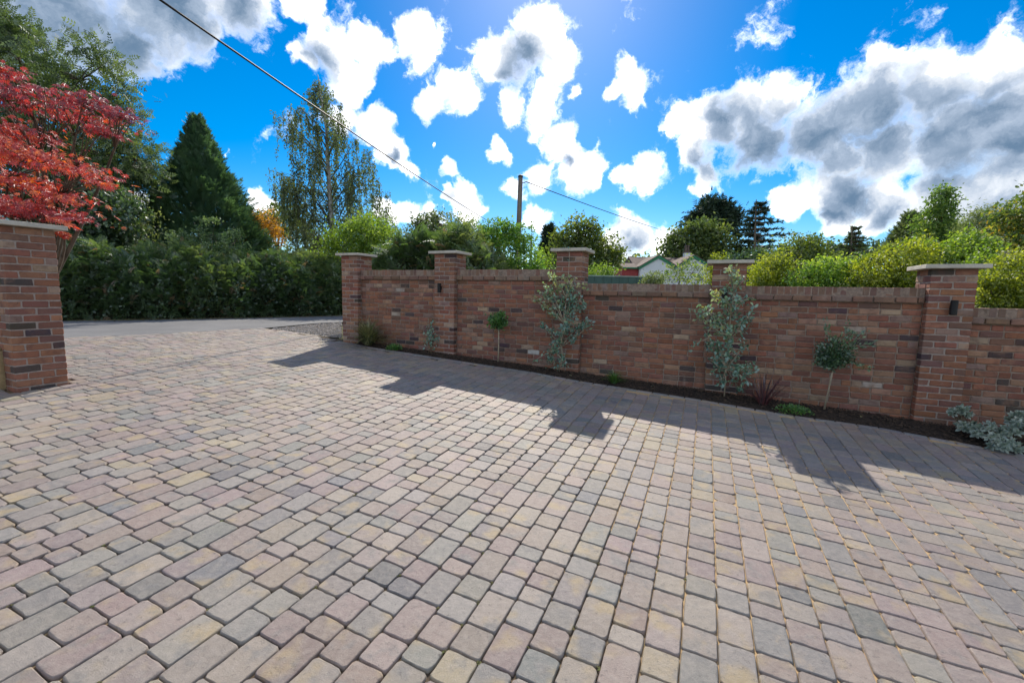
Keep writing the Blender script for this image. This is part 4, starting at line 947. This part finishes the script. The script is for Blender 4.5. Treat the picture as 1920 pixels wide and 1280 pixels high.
# ------------------------------------------------------------------ house, sheds, fence, poles, wires
def at_z(px, D): return at(px, 550, D)
def house():
    D = 46.0; o = at(1265, 560, D); gz = float(G(o[0], o[1])) - .1
    H = empty('white_house', (o[0], o[1], gz), 0, 'white house with two green-edged gables and a brown roof beyond the wall', 'house')
    def X(px): return float(at(px, 520, D)[0] - o[0])
    def Z(px, py): return float(at(px, py, D)[2] - gz)
    def gable(x0, x1, xp, zp, z0, z1, y0, depth, nm):
        b = MB(); b.add([(x0,y0,0),(x1,y0,0),(x1,y0,z1),(xp,y0,zp),(x0,y0,z0),(x0,y0+depth,0),(x1,y0+depth,0),(x1,y0+depth,z1),(xp,y0+depth,zp),(x0,y0+depth,z0)],
                        [(0,1,2,3,4),(9,8,7,6,5),(0,4,9,5),(1,6,7,2)]); b.obj(nm, M_WHITE, H)
        for (a, za, c, zc) in ((x0, z0, xp, zp), (x1, z1, xp, zp)):
            d = np.array([a - c, za - zc]); d = d / np.linalg.norm(d); ex, ez = a + d[0] * .22, za + d[1] * .22
            b = MB(); b.add([(c,y0-.12,zp+.02),(ex,y0-.12,ez+.02),(ex,y0-.12,ez-.26),(c,y0-.12,zp-.28),(c,y0-.02,zp+.02),(ex,y0-.02,ez+.02),(ex,y0-.02,ez-.26),(c,y0-.02,zp-.28)],
                            [(0,1,2,3),(4,7,6,5),(0,4,5,1),(1,5,6,2),(2,6,7,3),(3,7,4,0)]); b.obj('bargeboard', M_GREENP, H)
            b = MB(); b.add([(c,y0-.14,zp+.10),(ex,y0-.14,ez+.10),(ex,y0+depth,ez+.10),(c,y0+depth,zp+.10),(c,y0-.14,zp+.025),(ex,y0-.14,ez+.025),(ex,y0+depth,ez+.025),(c,y0+depth,zp+.025)],
                            [(0,3,2,1),(4,5,6,7),(0,1,5,4),(1,2,6,5),(2,3,7,6),(3,0,4,7)]); b.obj('roof', M_ROOF, H)
    zp = Z(1233, 479)
    gable(X(1200), X(1266), X(1233), zp, Z(1200, 499), Z(1266, 499), 0, 4.0, 'wall')
    gable(X(1266) + .004, X(1328), X(1297), zp + .05, Z(1266, 499), Z(1328, 497), -.25, 4.25, 'wall')
    b = MB(); x0, x1 = X(1200), X(1326); zr, ze = Z(1230, 474), Z(1230, 497)
    b.add([(x0,2.2,ze),(x1,2.2,ze),(x1,5.2,zr),(x0,5.2,zr),(x1,8.2,ze),(x0,8.2,ze),(x0,2.3,ze-.1),(x1,2.3,ze-.1),(x1,8.1,ze-.1),(x0,8.1,ze-.1)],
          [(0,1,2,3),(3,2,4,5),(0,3,5),(1,4,2),(6,9,8,7)]); b.obj('roof', M_ROOF, H)
    b = MB(); b.box(x0 + .1, x1 - .1, 3.8, 8.0, 0, ze - .11); b.obj('wall', M_WHITE, H)
    # red boarded wing
    b = MB(); b.box(X(1169), X(1199.5), .6, 4.2, 0, Z(1185, 502)); b.obj('wing_wall', M_REDW, H)
    for i in range(5):
        b = MB(); zt = Z(1185, 502.8) - i * .14; b.box(X(1168.7), X(1199.3), .57, .598, zt - .125, zt); b.obj('board', M_REDW, H)
    b = MB(); a, c = X(1167), X(1200); z0, z1 = Z(1185, 501), Z(1185, 490)
    b.add([(a,.4,z0),(c,.4,z0),(c,2.6,z1),(a,2.6,z1),(c,4.6,z0),(a,4.6,z0)], [(0,1,2,3),(3,2,4,5),(0,3,5),(1,4,2),(0,5,4,1)]); b.obj('wing_roof', M_ROOF, H)
    b = MB(); b.box(a, c, .34, .398, z0 - .13, z0 + .02); b.obj('gutter', M_GREENP, H)
    # chimney with pots
    b = MB(); xc = X(1315); zt = Z(1315, 467); b.box(xc - .30, xc + .30, 4.0, 4.6, ze, zt); ch = b.obj('chimney', M_WHITE, H)
    b = MB(); b.box(xc - .36, xc + .36, 3.94, 4.66, zt + .002, zt + .14); b.obj('chimney_cap', M_ROOF, H)
    for dx in (-.14, .14):
        b = MB(); b.lathe([(.12, 0), (.15, .1), (.11, .5), (.15, .62), (.11, .7)], 10, (xc + dx, 4.3, zt + .142)); b.obj('chimney_pot', M_ROOF, ch)
    b = MB(); wx0, wx1 = X(1224), X(1242); b.box(wx0, wx1, -.03, -.002, 1.0, 2.1); w = b.obj('window', M_WHITE, H)
    b = MB(); b.box(wx0 + .08, wx1 - .08, -.04, -.032, 1.08, 2.02); b.obj('pane', M_GLASS, w)
    return H
house()
def barn():
    D = 58; o = at(1150, 560, D); gz = float(G(o[0], o[1])); B = empty('slate_outbuilding', (o[0], o[1], gz), 0, 'grey slate roof of an outbuilding behind the rounded oak', 'outbuilding')
    def X(px): return float(at(px, 520, D)[0] - o[0])
    def Z(py): return float(at(1150, py, D)[2] - gz)
    b = MB(); b.box(X(1120), X(1182), .3, 6, 0, Z(522)); b.obj('wall', M_WHITE, B)
    b = MB(); a, c = X(1116), X(1186); b.add([(a,0,Z(521.5)),(c,0,Z(521.5)),(c,3.2,Z(500)),(a,3.2,Z(500)),(c,6.4,Z(521.5)),(a,6.4,Z(521.5))], [(0,1,2,3),(3,2,4,5),(0,3,5),(1,4,2),(0,5,4,1)]); b.obj('roof', M_SLATE, B)
barn()
def green_fence():
    D = 15.0; o = at(1157, 560, D); gz = float(G(o[0], o[1])) - .05; Fn = empty('metal_fence', (o[0], o[1], gz), 0, 'dark green sheet fence showing above the wall in front of the house', 'fence')
    x0, x1 = float(at(1085, 520, D)[0] - o[0]), float(at(1210, 520, D)[0] - o[0]); zt = float(at(1157, 517.5, D)[2] - gz); n = 8; w = (x1 - x0) / n
    for i in range(n):
        b = MB(); a = x0 + i * w; b.box(a + .018, a + w - .018, -.018, .018, .05, zt - .03); b.obj('panel', M_GREENM, Fn)
        b = MB(); b.box(a - .015, a + .015, -.035, .035, 0, zt - .026); b.obj('rib', M_GREENM, Fn)
    b = MB(); b.box(x0 - .03, x1 + .03, -.045, .045, zt - .024, zt + .012); b.obj('top_rail', plain('pale_rail', (.24, .33, .30), .1, 4, .5), Fn)
green_fence()
def pole(D, px_top, py_top, px_base, r, label, name='utility_pole', bracket=True):
    tp = at(px_top, py_top, D); bs = at(px_base, 560, D); gz = float(G(bs[0], bs[1])) - .1
    k = (tp[2] - gz) / max(.1, tp[2] - bs[2]); base = tp + (np.array([bs[0], bs[1], bs[2]]) - tp) * k; base[2] = gz
    P = empty(name, base, 0, label, 'pole'); b = MB(); d = tp - base
    b.tube([d * f for f in np.linspace(0, 1, 6)], [r * (1.15 - .3 * f) for f in np.linspace(0, 1, 6)], 12); b.obj('shaft', M_POLE, P, True)
    if bracket:
        b = MB(); b.lathe([(r * 1.02, 0), (r * .9, .05), (r * .3, .09)], 12, tuple(d - np.array([0, 0, .02]))); b.obj('pole_cap', M_CABLE, P)
        b = MB(); q = d - np.array([0, 0, .22]); b.tube([q + np.array([-.02, 0, 0]), q + np.array([.16, 0, 0]), q + np.array([.19, 0, .03])], [.014, .014, .012], 6); b.obj('hook', M_CABLE, P)
    return tp
ptop = pole(17.0, 976, 331, 968, .098, 'weathered timber utility pole rising behind the bright green bush')
pole(40.0, 996, 441, 995, .10, 'thin far utility pole just right of the bright green bush', bracket=False)
pole(12.5, 1887, 472, 1877, .075, 'rusty brown pole standing among the bushes behind the nearest wall', 'garden_pole', False)
def cable(name, label, a, b_, sag, r, n=28):
    a, b_ = np.array(a), np.array(b_); L = np.linalg.norm(b_ - a); m = (a + b_) / 2
    o = empty(name, m, 0, label, 'cable'); mb = MB()
    pts = [a + (b_ - a) * f - np.array([0, 0, sag * 4 * f * (1 - f)]) - m for f in np.linspace(0, 1, n)]
    mb.tube(pts, r, 6); mb.obj('wire', M_CABLE, o, True); return o
cable('overhead_cable', 'thick black overhead cable slanting across the sky past the birch', at(225, -52, 6.2), at(925, 420, 30.0), .12, .017)
cable('overhead_wire', 'thin wire sloping down from the utility pole towards the broad tree', ptop + np.array([.2, 0, -.18]), at(1300, 448, 44), .15, .017)
cable('overhead_wire', 'faint low wire from the far pole towards the white house', at(996, 447, 40), at(1205, 484, 46.2), .12, .022)

# ------------------------------------------------------------------ things by the left pillar
def sandstone_post():
    c = at(-14, 700, 4.55); gz = float(G(c[0], c[1])) - .03
    zt = float(at(0, 652, 4.55)[2]) - gz
    P = empty('stone_post', (c[0], c[1], gz), -AW + .1, 'weathered yellow sandstone post with rounded top beside the left gate pillar', 'stone post')
    me = bevel_mesh('shaft', (.20, .20, zt - .03), .02, M_SAND, .006, 3, 2, True); o = put('shaft', me, P); o.location = (0, 0, (zt - .03) / 2)
    b = MB(); b.lathe([(.098, 0), (.10, .02), (.075, .045), (.03, .06)], 12, (0, 0, zt - .028)); b.obj('rounded_top', M_SAND, P, True)
sandstone_post()

# ------------------------------------------------------------------ planting in the flower bed
def bedpt(s, t):
    x, y = xy(s, t); return np.array([x, y, float(G(x, y)) + .012])
def wall_s(px, py, t):
    d = ray(px, py); k = (t + CA * Z0) / (SA * d[0] + CA * d[1]); p = d * k; return st(p[0], p[1])[0], p[2] + EZ
def grass_tuft(s, t, h, n, label, mat, name='ornamental_grass', spread=1.0, cat='grass tuft', width=1.0, stiff=0.0):
    p = bedpt(s, t); T = empty(name, p, -AW, label, cat)
    th = rng.random(n) * 6.283; el = rng.uniform(.25, 1.0, n) ** .8
    ax = np.stack([np.cos(th) * (1 - el) * spread * 1.5, np.sin(th) * (1 - el) * spread * 1.2, .35 + el], -1); Cn = p + np.stack([np.cos(th), np.sin(th), 0 * th], -1) * rng.uniform(0, .05, n)[:, None]
    nm = np.stack([-np.cos(th), -np.sin(th), .6 * np.ones(n)], -1); V0, F0 = BLADE; V1 = V0.copy(); V1[:, 0] *= width; V1[:, 2] *= (1 - stiff); 
    V1[:, 2] -= .38 * (1 - stiff) * V1[:, 1] ** 2
    leaves('blades', T, Cn, ax, nm, h * rng.uniform(.6, 1.1, n), (V1, F0), mat, rng.uniform(0, 1, n)); return T
def leafy(name, label, cat, base, stems, mat, n, lsize, shape, tint=None, cr=.03, stem_r=.006, along=(.25, 1.0), droop=0.0, stemmat=None, thing=None, uptip=.35):
    """branching shrub: stems = polylines (lists of points); leaves clothe the outer part of each"""
    T = thing or empty(name, base, 0, label, cat); L0 = np.array(T.location); b = MB(); P, AX, TI = [], [], []
    for pth, wt, tn in stems:
        pth = [np.array(q, float) for q in pth]; m = len(pth); b.tube([q - L0 for q in pth], [stem_r * (1 - .75 * i / (m - 1)) for i in range(m)], 5)
        k = max(3, int(n * wt)); f = rng.uniform(*along, k) * (m - 1); i = np.minimum(f.astype(int), m - 2); fr = (f - i)[:, None]; A = np.array(pth)
        c = A[i] * (1 - fr) + A[i + 1] * fr; d = norm(A[i + 1] - A[i])
        P.append(c + rng.normal(0, cr, (k, 3))); side = rdir(k); AX.append(norm(side + d * uptip + np.array([0, 0, -droop]))); TI.append(tn + rng.normal(0, .17, k))
    b.obj('stems', stemmat or M_STEM, T, True); P = np.concatenate(P); AX = np.concatenate(AX); k = len(P)
    leaves('leaves', T, P, AX, rdir(k) + np.array([0, -.4, .7]), lsize * rng.uniform(.6, 1.25, k), shape, mat, np.concatenate(TI)); return T
# 1 ornamental grass by the gate pillar
grass_tuft(-2.88, -.24, .56, 520, 'pale arching ornamental grass at the foot of the far gate pillar', L_GRASS, spread=1.7)
# 2 small dark green plant next to it
def tuft_leafy(s, t, r, h, n, label, mat, name, cat, size=.03, shape=OVAL):
    p = bedpt(s, t); T = empty(name, p, 0, label, cat); q = rdir(n); q[:, 2] = abs(q[:, 2]); P = p + q * np.array([r, r, h]) * (rng.random(n) ** .4)[:, None]
    leaves('leaves', T, P, norm(q + rdir(n) * .5 + np.array([0, 0, .5])), rdir(n) + np.array([0, 0, 1]), size * rng.uniform(.6, 1.3, n), shape, mat, rng.uniform(0, 1, n))
    b = MB(); L0 = np.array(T.location)
    for i in range(9):
        e = rdir(1)[0]; e[2] = abs(e[2]) + .2; b.tube([np.zeros(3), e * np.array([r, r, h]) * .7], [.003, .0015], 4)
    b.obj('stems', M_STEM, T); return T
tuft_leafy(-2.22, -.30, .14, .10, 330, 'low dark green clump right of the ornamental grass', L_OLIV, 'low_plant', 'plant', .035)
# 3 young eucalyptus at the second pillar
def euc_small():
    s, z = wall_s(808, 660, -.22); p = bedpt(s, -.24); st_ = []
    for (dx, h, l) in ((0, .62, .05), (.05, .50, -.08), (-.06, .40, -.02), (.03, .33, .10)):
        q = [p + np.array([dx * .3, 0, 0]), p + np.array([dx, -.02, h * .5]), p + np.array([dx + l, -.03, h])]; st_.append((q, .25, .35))
    leafy('eucalyptus_sapling', 'very small blue-green eucalyptus sapling at the foot of the first lit pillar', 'sapling', p, st_, L_EUC, 150, .05, OVAL, cr=.03, stem_r=.005, along=(.3, 1.0))
euc_small()
# 4 and 7: two standards
def standard(px, base_py, head, label, nleaf, lsize, t, rad, extra=None, mat=L_OLIV, shape=OVAL, name='standard_shrub'):
    s, zz = wall_s(px, base_py, t); p = bedpt(s, t); T = empty(name, p, -AW, label, 'standard shrub', None); L0 = np.array(p)
    hs, hz = wall_s(head[0], head[1], t); c = np.array([*xy(hs, t), hz]); R = np.array(rad)
    b = MB(); b.tube([np.zeros(3), (c - L0) * .5 + np.array([.008, 0, 0]), c - L0 - np.array([0, 0, R[2] * .75])], [.013, .011, .010], 8)
    ob = b.obj('stem', M_PALE, T, True); ob.rotation_euler = (0, 0, AW)
    P, AX, TI = [], [], []; b = MB()
    n_br = 46
    for i in range(n_br):
        d = rdir(1)[0]; d[2] = d[2] * .8 + .15; e = c + d * R * rng.uniform(.75, 1.08); a = c - np.array([0, 0, R[2] * .75])
        pth = limb_path(a, e, .04, 4); b.tube([q - L0 for q in pth], [.0045, .0035, .0025, .0012], 4); k = nleaf // n_br
        f = rng.uniform(.35, 1.0, k)[:, None]; pp = np.array(pth); ii = np.minimum((f[:, 0] * 3).astype(int), 2); fr = f * 3 - ii[:, None]
        P.append(pp[ii] * (1 - fr) + pp[ii + 1] * fr + rng.normal(0, .022, (k, 3))); AX.append(norm(np.tile(d, (k, 1)) + rdir(k) * .9 + np.array([0, 0, .35]))); TI.append(rng.uniform(.1, .7) + rng.normal(0, .18, k))
    for q in (extra or []):
        es, ez = wall_s(q[0], q[1], t); e = np.array([*xy(es, t - .03), ez]); pth = limb_path(c, e, .02, 4); b.tube([w - L0 for w in pth], [.004, .003, .002, .001], 4); k = 40
        f = rng.uniform(.3, 1, k)[:, None]; P.append(c + (e - c) * f + rng.normal(0, .02, (k, 3))); AX.append(norm(np.tile(e - c, (k, 1)) + rdir(k) * .15)); TI.append(rng.uniform(.4, 1.0, k))
    ob = b.obj('twigs', M_STEM, T, True); ob.rotation_euler = (0, 0, AW)
    P = np.concatenate(P); k = len(P); o = leaves('head', T, P, np.concatenate(AX), rdir(k) + np.array([0, -.5, .6]), lsize * rng.uniform(.6, 1.2, k), shape, mat, np.concatenate(TI)); o.rotation_euler = (0, 0, AW)
    return T
standard(934, 672, (935, 602), 'small round-headed green shrub on a thin stem against the wall', 1500, .045, -.20, (.165, .15, .155))
standard(1545, 770, (1565, 665), 'larger olive-like standard with an uneven head on a slim stem', 2500, .042, -.26, (.215, .18, .21), [(1548, 596), (1590, 610), (1622, 622), (1640, 640), (1600, 620), (1530, 680), (1630, 690)], leaf_mat('olive_leaf', [(0, (0.027, 0.068, 0.027)), (.6, (0.060, 0.128, 0.045)), (1, (0.180, 0.270, 0.112))], .32, .12), DIAM)
# 5 and 6: the two big eucalyptus saplings
def euc(px, py_base, t, tips, label, n, stem_px, tn, lsize=.055, stemm=None):
    s, zz = wall_s(px, py_base, t); p = bedpt(s, t); T = empty('eucalyptus_sapling', p, 0, label, 'sapling')
    def w(q, dt=0.0):
        a, z = wall_s(q[0], q[1], t + dt); return np.array([*xy(a, t + dt), z])
    main = [p] + [w(q) for q in stem_px]; stems = [(main, .6 / (len(tips) + 2), tn)]
    for (tx, ty, tone) in tips:
        dt = rng.uniform(-.16, .10); e = w((tx, ty), dt); j = 1 + int(np.argmin([abs((q[1] - ty) - 45) for q in stem_px])); a = main[min(j, len(main) - 1)]
        pth = limb_path(a, e, .05, 5); stems.append((pth, 1.0 / len(tips), tone))
        for _ in range(3):
            f = rng.uniform(.4, .95); a2 = pth[0] + (pth[4] - pth[0]) * f; e2 = a2 + rng.normal(0, .085, 3) + np.array([0, 0, .03]); stems.append(([a2, (a2 + e2) / 2 + np.array([0, 0, .01]), e2], .55 / len(tips), tone))
    return leafy('', '', '', p, stems, L_EUC, n, lsize, OVAL, cr=.022, stem_r=.009, along=(.3, 1.03), thing=T, uptip=.5, stemmat=M_PALE)
euc(1048, 694, -.25, [(1000,560,.85),(1010,545,.6),(1025,540,.75),(1040,525,.8),(1060,535,.35),(1075,540,.3),(1090,555,.35),(1085,580,.3),(1110,605,.22),(1100,610,.22),(1035,580,.6),(1015,610,.35),(1060,600,.35),(1070,565,.3),(1050,560,.4),(1030,660,.4),(1062,622,.35),(1080,600,.3),(1075,525,.95),(1030,515,.9),(1045,640,.4),(1050,690,.3),(1025,690,.3)],
    'tall blue-green eucalyptus sapling in front of the third pillar', 560, [(1053,650),(1057,605),(1062,560),(1066,515),(1068,472)], .5)
euc(1358, 742, -.32, [(1325,575,.7),(1312,600,.7),(1335,545,1.0),(1345,600,.6),(1375,590,.6),(1400,560,.5),(1380,530,.45),(1395,600,.35),(1410,580,.35),(1390,640,.3),(1370,620,.6),(1345,640,.45),(1330,650,.4),(1320,620,.5),(1360,560,.55),(1385,512,.9),(1405,690,.35),(1420,700,.4),(1410,720,.35),(1360,680,.35),(1380,670,.3),(1345,690,.35),(1355,720,.3),(1390,735,.35),(1366,505,.98),(1315,585,.7)],
    'bushy green and blue eucalyptus sapling in front of the fourth pillar', 600, [(1362,690),(1366,640),(1370,590),(1376,545),(1382,505)], .5)
grass_tuft(wall_s(1152, 715, -.42)[0], -.42, .20, 260, 'bright green fine-leaved tuft in the middle of the bed', L_TUFT, 'green_tuft', 1.2, 'plant', 1.6)
grass_tuft(wall_s(1430, 755, -.42)[0], -.42, .46, 60, 'dark red spiky cordyline in the bed beside the bushy eucalyptus', L_CORD, 'cordyline', 1.0, 'plant', 1.5, .75)
tuft_leafy(wall_s(1488, 768, -.55)[0], -.55, .20, .07, 420, 'low dark green ground-cover plant in the bed left of the olive-like standard', L_OLIV, 'low_plant', 'plant', .030)
tuft_leafy(wall_s(742, 655, -.32)[0] - .02, -.36, .10, .07, 160, 'tiny green plant in the bed between the grass and the small eucalyptus', L_TUFT, 'low_plant', 'plant', .03)
# silver shrubs at the right
def silver(lobes, label, n):
    c0 = np.mean([q[0] for q in lobes], 0); gz = float(G(c0[0], c0[1])); base = np.array([c0[0], c0[1], gz]); T = empty('silver_shrub', base, 0, label, 'shrub'); b = MB(); P, AX, TI, NM = [], [], [], []
    for (c, r) in lobes:
        for i in range(n):
            d = rdir(1)[0]; d[2] = abs(d[2]) * .9 - .1; d[1] -= .25; e = c + d * r * rng.uniform(.55, 1.05)
            b.tube([q - base for q in limb_path(base + (c - base) * .5, e, .03, 4)], [.005, .004, .003, .002], 4)
            k = 11; th = np.arange(k) * 2.4; el = np.linspace(.1, 1.0, k); u = norm((d + np.array([0, -.2, .5]))[None])[0]
            x = norm(np.cross(u, [.3, .1, .9])[None])[0]; y = np.cross(u, x)
            a = np.cos(th)[:, None] * x * (1.1 - el)[:, None] + np.sin(th)[:, None] * y * (1.1 - el)[:, None] + u * el[:, None] * .8
            P.append(e - u * .03 * (1 - el)[:, None] + rng.normal(0, .004, (k, 3))); AX.append(a); NM.append(np.tile(u, (k, 1)) + rng.normal(0, .2, (k, 3))); TI.append(np.clip(rng.uniform(.2, .8) + rng.normal(0, .15, k), 0, 1))
    b.obj('stems', M_STEM, T, True); P = np.concatenate(P); k = len(P)
    leaves('leaves', T, P, np.concatenate(AX), np.concatenate(NM), .050 * rng.uniform(.7, 1.2, k), OVAL, L_SILV, np.concatenate(TI))
def wl_(px, py, t, r):
    s, z = wall_s(px, py, t); return (np.array([*xy(s, t), z]), np.array(r))
silver([wl_(1798, 775, -.42, (.10, .10, .10)), wl_(1812, 800, -.46, (.10, .10, .07))], 'small silver-leaved shrub at the foot of the large near pillar', 26)
silver([wl_(1850, 812, -.62, (.16, .14, .12)), wl_(1900, 810, -.60, (.17, .15, .15)), wl_(1950, 800, -.55, (.2, .16, .18)), wl_(1880, 835, -.78, (.16, .1, .08)), wl_(1905, 790, -.5, (.08, .08, .10))], 'wide silver-leaved shrub spilling over the drive edge below the nearest wall', 34)
# a few dry leaves on the soil
for (s, t) in ((2.35, -.38), (1.2, -.5), (4.7, -.4)):
    p = bedpt(s, t) + np.array([0, 0, .035]); T = empty('fallen_leaf', p, 0, {2.35: 'dry pale leaf lying on the soil right of the green tuft', 1.2: 'dry leaf on the soil by the tall eucalyptus', 4.7: 'dry leaf on the soil near the large pillar'}[s], 'fallen leaf')
    leaves('blade', T, p[None], rdir(1) * np.array([1, 1, .1]), np.array([[.2, -.3, 1.0]]), .06, OVAL, L_SILV if s == 2.35 else L_GRASS, np.array([.9]))
